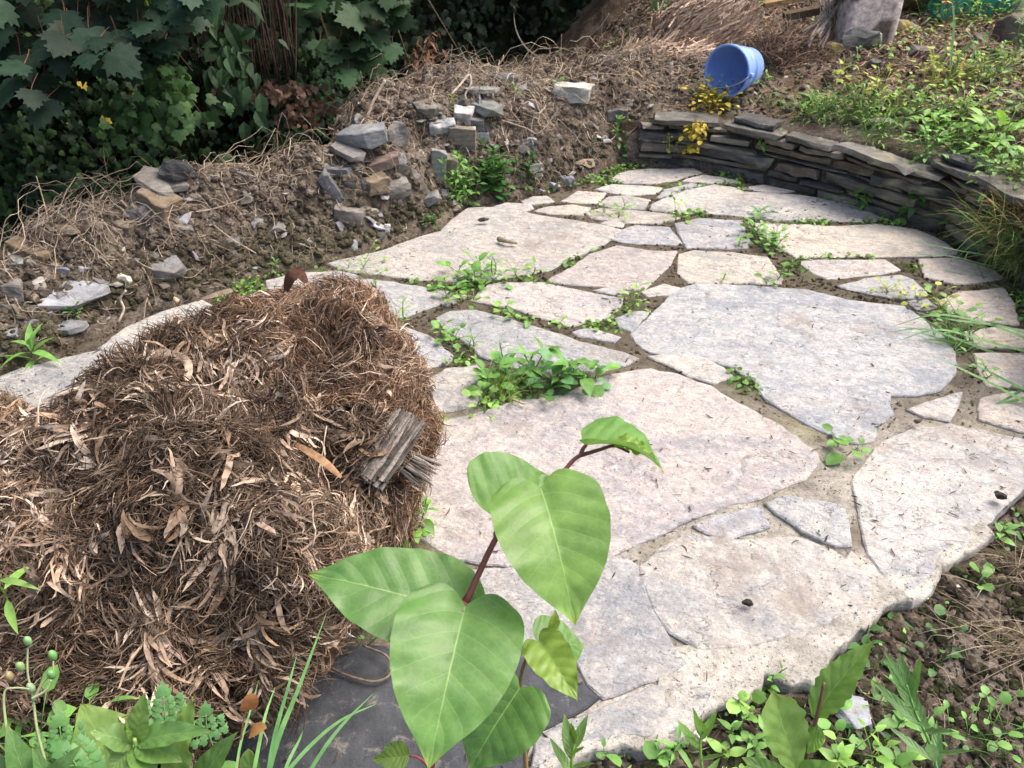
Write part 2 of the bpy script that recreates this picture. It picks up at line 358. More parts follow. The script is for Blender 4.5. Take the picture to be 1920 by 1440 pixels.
# mortar and soil that fills the joints: one sheet with the outline of the patio
from mathutils.geometry import delaunay_2d_cdt
def jag(pl, amp, step, seed, closed=True):
    pl = np.asarray(pl); out = []
    n = len(pl)
    for i in range(n if closed else n-1):
        a, b = pl[i], pl[(i+1) % n]; L = np.linalg.norm(b-a); k = max(1, int(L/step))
        for j in range(k): out.append(a+(b-a)*j/k)
    out = np.array(out); nx = np.stack([n2(out[:, 0], out[:, 1], 14, 3, seed), n2(out[:, 0], out[:, 1], 14, 3, seed+40)], -1)
    nf = np.stack([n2(out[:, 0], out[:, 1], 60, 2, seed+3), n2(out[:, 0], out[:, 1], 60, 2, seed+43)], -1)
    return out+nx*amp+nf*amp*.4
bx = np.arange(-2.2, 2.4, .02); by = np.arange(.4, 3.6, .02); BX, BY = np.meshgrid(bx, by)
ins = inside(BX.ravel(), BY.ravel(), PATIO).reshape(BX.shape)
dd = np.minimum(np.minimum(dist_pl(BX, BY, pB), dist_pl(BX, BY, pW)), dist_pl(BX, BY, pF))
bz = -.004+.003*n2(BX, BY, 9, 3, 3)+.0025*n2(BX, BY, 40, 2, 4)
dFp = dist_pl(BX, BY, pF)
near = 1-sst(BY, 1.25, 1.8)
bz = bz+near*.0
# keep quads whose corners lie inside, then pull outline vertices on to the ragged outline
q = ins[:-1, :-1] & ins[1:, :-1] & ins[1:, 1:] & ins[:-1, 1:]
idx = np.arange(BX.size).reshape(BX.shape)
fq = np.stack([idx[:-1, :-1][q], idx[:-1, 1:][q], idx[1:, 1:][q], idx[1:, :-1][q]], -1)
rim = np.zeros(BX.shape, bool)
cnt = np.zeros(BX.size, int); np.add.at(cnt, fq.ravel(), 1)
used = cnt > 0; remap = -np.ones(BX.size, int); remap[used] = np.arange(used.sum())
bzf = bz.ravel().copy(); bzf[(cnt < 4)] = -.06
jx = .012*n2(BX, BY, 25, 2, 8).ravel(); jy = .012*n2(BX, BY, 25, 2, 9).ravel(); edge = dd.ravel() < .05
soilj = np.array([.13, .112, .085]); mort = np.array([.42, .40, .355]); lich = np.array([.38, .36, .20]); mossj = np.array([.10, .125, .045])
kk = near.ravel()[:, None]; a1 = np.clip(n2(BX, BY, 4, 3, 12).ravel(), 0, 1)[:, None]
cm = soilj*(1-kk)+(mort*(1-a1)+lich*a1)*kk
lm = (kk.ravel()*(1-sst(BX.ravel(), -.25, -.05)))[:, None]*.9; cm = cm*(1-lm)+soilj*lm
white = (sst(.16-dFp, 0, .1)*(BY < 1.35)*(BX > 0)).ravel()[:, None]; cm = cm*(1-white)+np.array([.64, .62, .58])*white
mj = (sst(n2(BX, BY, 4.5, 3, 14), .05, .4).ravel()[:, None]*(1-kk)); cm = cm*(1-mj)+mossj*mj
rightm = (sst(BX, .55, .9)*(1-sst(BY, 1.5, 2.0))).ravel()[:, None]*.6; 
dm = (sst(n2(BX, BY, 3.5, 3, 19), .1, .4).ravel()[:, None]*kk)*.75*(1-white); cm = cm*(1-dm)+np.array([.19, .165, .13])*dm
b_ = MB(); b_.add(np.stack([BX.ravel()+jx*edge, BY.ravel()+jy*edge, bzf], -1)[used], remap[fq], cm[used])
bed = b_.build('mortar_bed', m_mortar, patio)

PK = (.465, .44, .415); BL = (.375, .382, .39); CR = (.49, .45, .395); PA = (.435, .42, .395); DK = (.05, .054, .062); GY = (.33, .33, .33); PN = (.42, .395, .38)
SL = [
 (PA, [(616,494),(702,475),(760,455),(826,435),(848,412),(877,391),(928,389),(1019,405),(1125,420),(1165,432),(1118,464),(1063,487),(1030,505),(965,518),(900,524),(833,526),(782,524),(731,517),(658,508)]),
 (PK, [(1127,419),(1145,414),(1172,416),(1168,426),(1140,423)]),
 (BL, [(1147,449),(1172,429),(1190,423),(1256,427),(1275,455),(1262,459),(1183,456)]),
 (PN, [(1028,528),(1074,500),(1110,478),(1154,462),(1183,465),(1220,472),(1268,471),(1249,500),(1220,530),(1205,542),(1147,539),(1081,534)]),
 (PN, [(885,562),(914,537),(943,530),(1019,531),(1074,544),(1129,553),(1169,559),(1162,573),(1136,595),(1070,610),(1030,599),(1001,588),(950,575)]),
 (BL, [(819,597),(848,584),(892,582),(921,590),(965,602),(1019,617),(1074,637),(1129,652),(1169,663),(1194,672),(1169,684),(1129,694),(1060,698),(960,690),(905,665),(870,640),(838,622)]),
 (BL, [(600,551),(622,533),(655,524),(698,523),(746,533),(804,541),(848,549),(819,570),(782,585),(746,598),(706,610),(660,605),(610,580)]),
 (BL, [(680,640),(713,624),(753,614),(797,628),(851,667),(833,683),(782,697),(740,700),(700,665)]),
 (PA, [(783,720),(840,692),(895,687),(915,715),(895,756),(845,772),(800,778)]),
 (PN, [(833,788),(900,775),(960,755),(1060,740),(1130,706),(1220,693),(1267,701),(1329,723),(1402,766),(1493,817),(1532,850),(1532,868),(1505,898),(1420,930),(1340,950),(1285,975),(1230,1003),(1150,1033),(1080,1044),(950,1056),(860,1044),(770,1000),(765,920),(800,850)]),
 (PA, [(1215,668),(1275,666),(1318,673),(1351,690),(1371,705),(1335,718),(1293,704),(1256,686)]),
 (BL, [(1185,628),(1215,600),(1253,560),(1280,542),(1307,533),(1384,537),(1450,540),(1512,544),(1585,562),(1694,577),(1738,606),(1767,635),(1789,661),(1785,701),(1760,730),(1712,741),(1665,741),(1661,759),(1672,776),(1639,799),(1636,828),(1590,825),(1530,805),(1475,772),(1439,748),(1415,715),(1366,683),(1311,672),(1220,659),(1195,645)]),
 (BL, [(1267,420),(1311,411),(1391,415),(1395,435),(1408,456),(1400,466),(1340,465),(1289,464)]),
 (CR, [(1272,478),(1300,470),(1373,474),(1440,483),(1463,522),(1461,532),(1366,530),(1293,528),(1272,512),(1273,500)]),
 (CR, [(1417,419),(1475,421),(1570,425),(1639,421),(1716,430),(1767,453),(1800,474),(1749,480),(1621,481),(1494,484),(1472,471),(1439,446),(1424,435)]),
 (PA, [(1220,394),(1225,383),(1255,370),(1293,356),(1340,347),(1375,351),(1392,360),(1486,365),(1566,376),(1610,390),(1648,408),(1640,414),(1548,415),(1439,411),(1384,405),(1311,398)]),
 (CR, [(1098,398),(1125,391),(1190,395),(1262,404),(1275,410),(1230,420),(1170,417),(1110,408)]),
 (CR, [(1003,396),(1030,388),(1075,385),(1108,390),(1092,402),(1030,401)]),
 (PK, [(925,386),(950,381),(995,384),(1000,390),(985,396),(940,391)]),
 (CR, [(1052,377),(1085,360),(1138,362),(1115,382)]),
 (PA, [(978,377),(1000,369),(1025,368),(1040,379),(985,383)]),
 (PA, [(1125,384),(1142,370),(1180,368),(1218,374),(1205,392),(1150,390)]),
 (PK, [(1120,354),(1150,346),(1215,349),(1240,352),(1225,363),(1180,365),(1145,360)]),
 (BL, [(1230,370),(1245,357),(1300,344),(1318,347),(1288,355),(1250,368)]),
 (PK, [(1140,341),(1165,323),(1220,317),(1300,317),(1314,324),(1265,338),(1225,345)]),
 (PK, [(1278,340),(1320,328),(1385,339),(1380,345),(1330,343)]),
 (PK, [(1395,352),(1430,347),(1486,358),(1440,361)]),
 (PK, [(1497,491),(1540,488),(1658,487),(1683,505),(1650,513),(1600,520),(1555,524),(1525,512)]),
 (CR, [(1723,486),(1789,484),(1858,505),(1878,520),(1840,528),(1790,532),(1734,519)]),
 (BL, [(1570,536),(1621,524),(1687,518),(1709,526),(1738,552),(1716,559),(1687,559),(1621,549)]),
 (CR, [(1760,567),(1800,547),(1885,540),(1905,590),(1907,608),(1822,598),(1785,582)]),
 (CR, [(1812,624),(1860,614),(1940,620),(1950,650),(1822,650)]),
 (CR, [(1827,664),(1960,662),(1970,728),(1852,722),(1838,690)]),
 (CR, [(1840,750),(1900,735),(1980,742),(1990,815),(1925,810),(1840,786)]),
 (PK, [(1706,768),(1750,755),(1803,737),(1790,768),(1774,785),(1730,779)]),
 (BL, [(1705,568),(1738,562),(1755,577),(1720,581)]),
 (PA, [(1603,905),(1625,865),(1660,830),(1715,803),(1780,797),(1858,813),(1920,824),(1970,850),(1940,895),(1887,940),(1847,980),(1796,1028),(1752,1050),(1738,1084),(1700,1105),(1650,1072),(1628,1025),(1612,960)]),
 (BL, [(1441,946),(1475,932),(1577,949),(1585,981),(1592,1021),(1570,1024),(1504,993),(1457,962)]),
 (BL, [(1304,988),(1340,968),(1425,950),(1438,982),(1390,998),(1355,1010)]),
 (PA, [(1203,1064),(1235,1032),(1290,1006),(1400,1014),(1490,1008),(1560,1038),(1615,1072),(1632,1110),(1610,1150),(1540,1175),(1470,1195),(1400,1210),(1310,1215),(1262,1188),(1225,1130)]),
 (GY, [(850,1072),(960,1066),(1080,1054),(1165,1046),(1193,1066),(1213,1122),(1248,1190),(1283,1245),(1268,1263),(1130,1308),(1105,1285),(1070,1215),(960,1210),(860,1190)]),
 (DK, [(330,1560),(400,1400),(490,1290),(600,1225),(700,1212),(860,1212),(960,1222),(1062,1228),(1092,1290),(1118,1310),(1050,1345),(990,1375),(940,1560)]),
 (PA, [(1010,1386),(1130,1330),(1260,1280),(1330,1290),(1296,1350),(1240,1380),(1150,1372),(1080,1396),(1000,1436)]),
 (PA, [(190,652),(235,614),(300,587),(380,564),(430,590),(340,648),(250,662)]),
 (GY, [(-60,730),(40,694),(120,672),(185,658),(300,668),(330,700),(250,760),(0,790)]),
 (PA, [(500,527),(560,513),(640,510),(672,516),(640,529),(600,545),(540,552),(505,541)]),
 (GY, [(435,562),(500,549),(590,557),(600,590),(500,620),(440,600)]),
 (PA, [(1207,548),(1245,534),(1272,540),(1255,553),(1215,556)]),
 (BL, [(1157,597),(1185,586),(1218,583),(1183,620),(1163,612)]),
 (BL, [(1075,622),(1110,617),(1160,632),(1148,640),(1085,630)]),
 (PA, [(828,566),(858,551),(872,556),(838,573)]),
 (BL, [(1114,545),(1150,541),(1178,547),(1150,551)]),
 (CR, [(1590,1050),(1600,1034),(1618,1052),(1610,1062)]),
]
SLAB_LABEL = {0: 'long pale slab along the earth bank', 9: 'largest pinkish slab behind the heart leaved plant', 11: 'largest blue grey slab with a layered edge', 36: 'pale slab at the right edge beside the weedy soil', 39: 'pale slab above the white mortar edge', 41: 'dark wet slate slab under the heart leaved plant', 14: 'wide cream slab before the stone wall', 5: 'blue slab behind the central weed clump'}
slab_polys = []
for i, (c0, px) in enumerate(SL):
    near_ = np.mean([v for u, v in px]) > 560
    pg = jag(poly(px), .0055, .018 if near_ else .03, i)
    # chaikin-free: bevelled rim
    ctr = pg.mean(0); top = .0015+.002*rnd.random()
    if i == 41: top = .001
    tx, ty = rnd.uniform(-.003, .003), rnd.uniform(-.003, .003)
    tang = norm(np.roll(pg, -1, 0)-np.roll(pg, 1, 0)); area = .5*np.sum(pg[:, 0]*np.roll(pg[:, 1], -1)-np.roll(pg[:, 0], -1)*pg[:, 1])
    nin = np.stack([-tang[:, 1], tang[:, 0]], -1)*(1 if area > 0 else -1)
    def ring(off, dz):
        p = pg+nin*off; z = top+dz+(p[:, 0]-ctr[0])*tx+(p[:, 1]-ctr[1])*ty; return np.c_[p, z]
    nn = len(pg); jit = (.002+.003*np.abs(n2(pg[:, 0], pg[:, 1], 50, 1, i)))[:, None]
    gr = .006; R = [ring(-gr, -.035), ring(-gr, -.004), ring(jit-gr, -.001), ring(jit+.008-gr, 0)]
    V = np.concatenate(R); fs = [np.stack([k*nn+np.arange(nn), k*nn+(np.arange(nn)+1) % nn, (k+1)*nn+(np.arange(nn)+1) % nn, (k+1)*nn+np.arange(nn)], -1) for k in range(3)]
    order = np.arange(nn)+3*nn
    if area < 0: fs = [f[:, ::-1] for f in fs]; order = order[::-1]
    cc = np.array(c0)*(1+rnd.uniform(-.08, .08))*np.array([1+rnd.uniform(-.02, .02), 1, 1+rnd.uniform(-.02, .02)])
    mb = MB(); mb.add(V, fs+[order[None]], np.clip(cc, 0, .75))
    o = mb.build('paving_slab', m_slate if i == 41 else m_slab, patio, smooth=False)
    if i in SLAB_LABEL: o['label'] = SLAB_LABEL[i]
    slab_polys.append(pg)

# the ragged pale mortar that finishes the patio towards the front
EDGE_O = [(940,1530),(1000,1456),(1080,1416),(1150,1392),(1200,1396),(1244,1398),(1272,1382),(1306,1370),(1342,1316),(1400,1296),(1448,1268),(1490,1281),(1536,1268),(1558,1230),(1600,1196),(1640,1156),(1662,1134),(1704,1122),(1750,1100),(1764,1066),(1806,1044),(1858,1000)]
EDGE_I = [(1000,1470),(1020,1415),(1080,1385),(1140,1360),(1190,1360),(1230,1350),(1235,1270),(1262,1215),(1310,1205),(1380,1205),(1440,1200),(1480,1190),(1530,1175),(1570,1160),(1605,1130),(1625,1095),(1640,1080),(1680,1080),(1720,1070),(1745,1045),(1790,1020),(1840,975)]
eo, ei = poly(EDGE_O), poly(EDGE_I)
def resamp(p, n):
    d = np.concatenate([[0], np.cumsum(np.linalg.norm(np.diff(p, axis=0), axis=1))]); return d
NE = 340; tt_ = np.linspace(0, len(eo)-1, NE); ik = np.clip(tt_.astype(int), 0, len(eo)-2); fk = (tt_-ik)[:, None]
EO = eo[ik]*(1-fk)+eo[ik+1]*fk; EI = ei[ik]*(1-fk)+ei[ik+1]*fk
rag = np.stack([n2(EO[:, 0], EO[:, 1], 16, 4, 91), n2(EO[:, 0], EO[:, 1], 16, 4, 92)], -1)*.013; EO = EO+rag
rowsE = []
for q_ in np.linspace(0, 1, 9): P2_ = EI*(1-q_)+EO*q_; rowsE.append(np.c_[P2_, .0012+.0022*n2(P2_[:, 0], P2_[:, 1], 35, 4, 93)-.002*q_**4])
for dz, ou in ((-.006, .003), (-.02, .004), (-.07, -.004)): dd_ = norm(EO-EI); rowsE.append(np.c_[EO+dd_*(ou+.003*n2(EO[:, 0]+dz*9, EO[:, 1], 50, 2, 94)[:, None]), np.full(NE, dz)])
mb = MB(); rowsE = np.stack(rowsE); wh = np.array([.56, .54, .50])*(1+.12*n2(rowsE[..., 0], rowsE[..., 1], 9, 3, 95).reshape(-1, 1)); mb.add(rowsE.reshape(-1, 3), grid_faces(12, NE)[:, ::-1], wh); mb.build('mortar_edge', m_mortar, patio)

# ================================================================== ROCKS
def hull_rock(sx, sy, sz, seed, kind='slate', sub=2, rough=1.0):
    r = random.Random(seed); bm = bmesh.new()
    if kind == 'slate':
        n = r.randint(5, 7); 
        for s in (-1, 1):
            for k in range(n):
                a = 2*math.pi*(k+r.uniform(-.3, .3))/n; q = 1/max(abs(math.cos(a)), abs(math.sin(a)))**.7
                f = r.uniform(.82, 1)*(1 if s < 0 else r.uniform(.86, 1))
                bm.verts.new((math.cos(a)*q*f*sx/2, math.sin(a)*q*f*sy/2, s*sz/2*r.uniform(.75, 1)))
    elif kind == 'block':
        for s in (-1, 1):
            for (a, b) in ((-1, -1), (1, -1), (1, 1), (-1, 1)):
                f = r.uniform(.86, 1.0)
                bm.verts.new((a*sx/2*f, b*sy/2*r.uniform(.8, 1), s*sz/2*r.uniform(.78, 1)))
            bm.verts.new((r.uniform(-.3, .3)*sx, -sy/2*r.uniform(.95, 1.08), s*sz/2*r.uniform(.85, 1)))
    else:
        for k in range(16):
            d = Vector((r.gauss(0, 1), r.gauss(0, 1), r.gauss(0, 1))).normalized()
            q = 1/max(abs(d.x), abs(d.y), abs(d.z))**.35
            bm.verts.new((d.x*q*sx/2, d.y*q*sy/2, d.z*q*sz/2))
    bmesh.ops.convex_hull(bm, input=bm.verts)
    bmesh.ops.delete(bm, geom=[v for v in bm.verts if not v.link_faces], context='VERTS')
    bmesh.ops.dissolve_limit(bm, angle_limit=math.radians(9), verts=bm.verts, edges=bm.edges)
    mn = min(sx, sy, sz)
    try: bmesh.ops.bevel(bm, geom=list(bm.edges), offset=mn*(.05 if kind != 'boulder' else .2), segments=1, affect='EDGES', clamp_overlap=True)
    except Exception: pass
    bmesh.ops.triangulate(bm, faces=bm.faces)
    for _ in range(sub):
        L = max(sx, sy, sz)/7
        es = [e for e in bm.edges if e.calc_length() > L]
        if not es: break
        bmesh.ops.subdivide_edges(bm, edges=es, cuts=1); bmesh.ops.triangulate(bm, faces=bm.faces)
    co = np.array([v.co[:] for v in bm.verts]); s = 1/max(.02, (sx*sy*sz)**(1/3))
    off = seed*3.7; d = np.stack([fbm(co*s*2.2+off+k*9, 3) for k in range(3)], -1)*mn*.10*rough
    co = co+d; bm.faces.ensure_lookup_table()
    F_ = np.array([[v.index for v in f.verts] for f in bm.faces]) if bm.verts.index_update() is None else None
    bm.free(); return co, F_
def rot3(rx, ry, rz): return np.array(Matrix.Rotation(rz, 3, 'Z') @ Matrix.Rotation(ry, 3, 'Y') @ Matrix.Rotation(rx, 3, 'X'))
def vcol(co, c, lich=0., seed=0, lc=(.45, .44, .40)):
    n = fbm(co*9+seed*3.3, 3)[:, None]; cc = np.array(c)*(1+.25*n)
    if lich:
        k = np.clip((fbm(co*14+seed, 3)-.35+lich)*3, 0, 1)[:, None]; cc = cc*(1-k)+np.array(lc)*k
    return np.clip(cc, .005, .9)
def rock(name, label, cat, u, v, size, rot=(0, 0, 0), col=(.2, .21, .22), kind='slate', seed=0, lich=0., group=None, lift=0., lc=(.45, .44, .40), pos=None, mat=None, sub=2):
    p = G(u, v) if pos is None else np.array(pos)
    co, f = hull_rock(*size, seed, kind, sub); co = co@rot3(*[math.radians(a) for a in rot]).T
    if pos is None and v < 700 and lift < .03: lift -= .012
    col = np.array(col)*.85+np.array([.13, .115, .10])*.15
    p = p+np.array([0, 0, lift]); mb = MB(); mb.add(co, f, vcol(co, col, lich, seed, lc)); o = mb.build(name, mat or m_slate, None, smooth=False); o.location = p
    return tag(o, label, cat, group)
# ================================================================== THE DRY STONE WALL
wall = empty('stone_wall', (*pW[4], 0)); tag(wall, 'low curved retaining wall of stacked dark slate stones', 'stone wall')
wl = bez(np.c_[pW, np.zeros(len(pW))], 400)[:, :2]; seg = np.linalg.norm(np.diff(wl, axis=0), axis=1); cum = np.concatenate([[0], np.cumsum(seg)]); WL = cum[-1]
def wpt(s):
    s = np.clip(s, 0, WL); x = np.interp(s, cum, wl[:, 0]); y = np.interp(s, cum, wl[:, 1]); s2 = min(s+.03, WL); s1 = max(s2-.06, 0)
    t = norm(np.array([np.interp(s2, cum, wl[:, 0])-np.interp(s1, cum, wl[:, 0]), np.interp(s2, cum, wl[:, 1])-np.interp(s1, cum, wl[:, 1])])); return np.array([x, y]), t
r = random.Random(5)
wcols = [(.15, .138, .12), (.09, .088, .086), (.18, .162, .135), (.075, .073, .074), (.15, .122, .098), (.20, .183, .16)]
def wstone(name, s0, s1, z0, z1, depth, out, colr, seed, parent, tilt=0., lich=0.):
    s0 = max(s0, .07); s1 = max(s1, s0+.06); c, t = wpt((s0+s1)/2); nrm_ = np.array([-t[1], t[0]]);       # away from the patio (wall runs left to right, nrm to the back)
    L = s1-s0; co, f = hull_rock(L*1.02, depth, (z1-z0)*1.0, seed, 'block', 3, 1.7)
    R = rot3(tilt, r.uniform(-.02, .02), math.atan2(t[1], t[0])+r.uniform(-.03, .03)); co = co@R.T
    ctr = np.array([*(c+nrm_*(depth/2-.01-out)), (z0+z1)/2]); mb = MB(); w_ = co+ctr
    mb.add(w_, f, vcol(w_, colr, lich, seed, (.3, .28, .2))); return build_at(mb, name, m_slate, parent, False)
hs = [.048, .042, .036, .044, .034, .030]
z = -.03; k = 0
top_s = lambda s: .175+.055*sst(np.array(s/WL), .35, .8)
for row in range(11):
    h0 = [.058, .022, .042, .018, .036, .024, .018, .03, .02, .03, .03][row]
    s = -r.uniform(0, .15)
    while s < WL:
        if s < -.02: s = r.uniform(.03, .08)
        L = r.uniform(.13, .40) if row else r.uniform(.18, .34)
        sm = s+L/2; zt = float(top_s(max(0, min(sm, WL))))
        drop = 0
        if z+h0*.5 < zt:
            hh = min(h0, zt-z) if z+h0*1.6 > zt else h0
            wstone('wall_stone', s+.004, s+L-.004, z+.003+r.uniform(-.004, .004), z+hh-.002+r.uniform(-.006, .005), r.uniform(.12, .18), r.uniform(-.02, .024), r.choice(wcols), 900+k, wall, r.uniform(-.05, .05), .05 if r.random() < .3 else -.2)
            k += 1
        s += L
    z += h0
# coping: long thin slates that stick out over the face, some tilted
s = 0.10
cop = [(.30, 0), (.26, 0), (.20, 0), (.33, 1), (.22, 0), (.30, 0), (.27, 1), (.24, 0), (.34, 2), (.26, 1), (.34, 2), (.3, 1), (.3, 0), (.3, 0)]
for j, (L, kd) in enumerate(cop):
    if s > WL-.05: break
    zt = float(top_s(s+L/2)); th = .021+.012*(kd == 2)
    wstone('coping_stone', s+.006, s+L-.006, zt-.002, zt+th, .20+.05*(kd > 0), .02+.03*kd+r.uniform(0, .02), [(.115, .11, .10), (.17, .165, .15), (.21, .21, .20)][kd], 1300+j, wall, -.04-.05*kd, -.1)
    if j % 3 == 1: wstone('coping_stone', s+.03, s+L*.8, zt+th, zt+th+.02, .15, .0, (.07, .073, .078), 1350+j, wall, -.06)
    s += L
# dark fill behind the face so that the gaps are deep
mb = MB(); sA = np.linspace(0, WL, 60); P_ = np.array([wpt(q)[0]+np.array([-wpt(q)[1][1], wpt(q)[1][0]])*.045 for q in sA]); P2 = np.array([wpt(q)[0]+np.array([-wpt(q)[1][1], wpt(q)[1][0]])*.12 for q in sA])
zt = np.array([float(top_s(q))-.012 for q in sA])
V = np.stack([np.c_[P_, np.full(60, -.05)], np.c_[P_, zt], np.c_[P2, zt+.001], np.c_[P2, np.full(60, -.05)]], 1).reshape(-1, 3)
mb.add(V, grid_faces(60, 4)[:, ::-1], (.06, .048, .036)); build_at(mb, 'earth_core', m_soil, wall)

# ================================================================== STONES ON THE BANK
rock('slate_block', 'smooth blue grey slate block lying on top of the bank stone heap', 'stone', 685, 282, (.20, .13, .055), (4, -6, -12), (.20, .215, .235), 'slate', 3, -.3, lift=.05)
rock('grey_stone', 'brown grey rounded stone right behind the smooth slate block', 'stone', 745, 272, (.11, .10, .085), (0, 0, 20), (.15, .14, .14), 'boulder', 4, lift=.04)
rock('flat_stone', 'thin curved slate under the left end of the smooth slate block', 'stone', 655, 300, (.14, .08, .02), (5, 16, -25), (.20, .19, .185), 'slate', 5, lift=.03)
rock('red_stone', 'reddish brown oblong stone below the smooth slate block', 'stone', 720, 308, (.115, .055, .035), (10, -14, 15), (.20, .14, .12), 'block', 6, lift=.02)
rock('slate_flake', 'dark slate flake on the left shoulder of the stone heap', 'stone', 632, 322, (.15, .08, .03), (0, 4, 5), (.13, .14, .155), 'slate', 7, lift=.02)
rock('standing_slate', 'dark slate leaning upright in the bank below the heap', 'stone', 625, 358, (.045, .05, .15), (0, -28, 10), (.11, .12, .135), 'block', 8, lift=.01)
rock('brown_stone', 'brown square stone in the middle of the stone heap', 'stone', 705, 345, (.08, .07, .06), (0, 0, 30), (.20, .155, .10), 'block', 9, lift=.01)
rock('bent_stone', 'large grey brown stone leaning down the bank face', 'stone', 775, 335, (.075, .09, .19), (18, -32, 0), (.22, .20, .175), 'boulder', 10, .05, lift=.0)
rock('upright_stone', 'pale upright slab stone left of the bank shrub', 'stone', 822, 320, (.06, .05, .19), (6, 6, 5), (.24, .255, .26), 'block', 11, .1, lift=.01)
rock('tall_stone', 'tall brownish standing stone behind the bank shrub', 'stone', 868, 272, (.11, .04, .17), (12, 0, 5), (.25, .22, .195), 'block', 12, .05, lift=.01)
rock('white_topped_stone', 'stone with a bright white patch at the crest of the bank', 'stone', 868, 225, (.07, .05, .085), (20, 10, 0), (.62, .61, .60), 'block', 13, .2, lift=.02, lc=(.8, .8, .8))
rock('blue_stone', 'blue grey stone left of the white patched stone', 'stone', 828, 240, (.10, .06, .065), (20, 0, 10), (.28, .30, .32), 'block', 14, .1, lift=.01)
rock('black_stone', 'black stone with a white frosted top above the brown block', 'stone', 338, 345, (.13, .09, .085), (0, 0, 10), (.035, .038, .045), 'boulder', 15, .02, lift=.04, lc=(.6, .6, .6))
rock('brown_block', 'squared brown stone block at the left end of the bank crest', 'stone', 298, 388, (.12, .09, .085), (0, 12, -25), (.24, .185, .125), 'block', 16, lift=.02)
rock('leaning_slate', 'grey slate slab leaning on the squared brown block', 'stone', 315, 365, (.17, .07, .018), (20, 20, -12), (.20, .19, .17), 'slate', 17, lift=.05)
rock('lower_slate', 'narrow slate wedge under the leaning slab on the brown block', 'stone', 298, 374, (.16, .06, .014), (14, 24, -16), (.24, .225, .20), 'slate', 18, lift=.045)
rock('dark_stone', 'dark rough stone left of the squared brown block', 'stone', 262, 400, (.09, .07, .07), (0, 0, 30), (.10, .10, .11), 'boulder', 19, lift=.01)
rock('white_block', 'pale whitish block on the bank crest near the tall shoot', 'stone', 1072, 176, (.15, .09, .07), (0, 6, -12), (.44, .43, .39), 'block', 20, .1, lift=.02)
rock('white_chip', 'small pale stone at the right end of the whitish block', 'stone', 1102, 172, (.06, .05, .045), (0, 0, 0), (.46, .45, .42), 'block', 21, lift=.02)
rock('grey_slab', 'flat grey green slate lying on the bank crest', 'stone', 905, 202, (.20, .11, .035), (6, 8, -20), (.20, .215, .205), 'slate', 22, .02, lift=.02)
rock('thin_slab', 'thinner slate just above the flat grey green slate', 'stone', 905, 184, (.16, .07, .018), (0, 0, 0), (.24, .24, .225), 'slate', 23, lift=.03)
rock('dark_slate', 'dark slate stone at the far side of the bank crest', 'stone', 945, 158, (.10, .08, .06), (0, 0, 30), (.10, .105, .11), 'block', 24, lift=.02)
rock('crest_stone', 'brown grey stone on the crest above the heap', 'stone', 800, 206, (.13, .08, .06), (0, 0, 0), (.16, .15, .13), 'boulder', 25, lift=.01)
rock('buried_slate', 'wide grey slate half buried in the left bank', 'stone', 250, 470, (.20, .12, .05), (14, 10, -12), (.19, .19, .185), 'slate', 26, lift=.0)
rock('buried_slate', 'second half buried slate to the right of the wide one', 'stone', 300, 490, (.17, .10, .04), (12, 12, -18), (.21, .21, .21), 'slate', 27, lift=.0)
rock('large_flat_slate', 'large pale flat slate lying on the soil near the leafy weed', 'stone', 130, 556, (.24, .125, .022), (16, 2, 8), (.31, .32, .345), 'slate', 28, lift=.02)
rock('flat_slate', 'narrow slate below the large pale flat slate', 'stone', 115, 610, (.15, .06, .016), (6, 2, -8), (.26, .275, .30), 'slate', 29, lift=.01)
rock('small_slate', 'small slate block left of the large pale flat slate', 'stone', 28, 545, (.05, .05, .06), (0, 0, 10), (.20, .19, .18), 'block', 30, lift=.01)
rock('slate_splinter', 'blue slate splinter standing above the large flat slate', 'stone', 118, 515, (.04, .012, .05), (0, 10, 10), (.22, .24, .30), 'block', 31, lift=.01)
rock('pale_stone', 'rounded pale green stone at the left edge of the bank', 'stone', 32, 490, (.08, .06, .05), (0, 0, 0), (.27, .30, .28), 'boulder', 32, lift=.01)
rock('long_stone', 'long brown stone at the far left end of the bank', 'stone', 55, 470, (.13, .05, .04), (0, 16, -18), (.21, .155, .10), 'block', 33, lift=.01)
rock('tawny_stone', 'tawny stone chunk on the left bank crest', 'stone', 125, 438, (.09, .06, .04), (0, 0, 10), (.20, .16, .125), 'boulder', 34, lift=.02)
rock('broken_slate', 'slate with a dark underside in the middle of the bank face', 'stone', 512, 425, (.10, .06, .02), (10, -16, 10), (.26, .25, .225), 'slate', 35, lift=.01)
rock('bone_white_stone', 'white weathered stump of root beside the split stalk', 'stone', 232, 532, (.055, .04, .05), (0, 0, 0), (.66, .60, .50), 'boulder', 36, lift=.02)
rock('white_flint', 'white splinter standing at the foot of the bank', 'stone', 727, 437, (.02, .014, .05), (0, 6, 10), (.62, .60, .55), 'block', 37, lift=.02)
rock('pebble', 'small tan pebble at the foot of the bank by the long pale slab', 'stone', 856, 391, (.035, .03, .03), (0, 0, 0), (.48, .38, .29), 'boulder', 38, lift=.012)
rock('blue_chip', 'blue white chip right of the white patched stone', 'stone', 907, 257, (.045, .03, .045), (0, 0, 0), (.46, .48, .54), 'block', 39, lift=.01)
rock('white_lump', 'white lump of mortar in the bank soil beyond the shrub', 'stone', 947, 268, (.035, .03, .035), (0, 0, 0), (.62, .60, .58), 'boulder', 40, lift=.01)
rock('blue_block', 'blue grey stone right of the white mortar lump', 'stone', 990, 265, (.075, .05, .05), (0, 0, 0), (.25, .26, .29), 'block', 41, lift=.005)
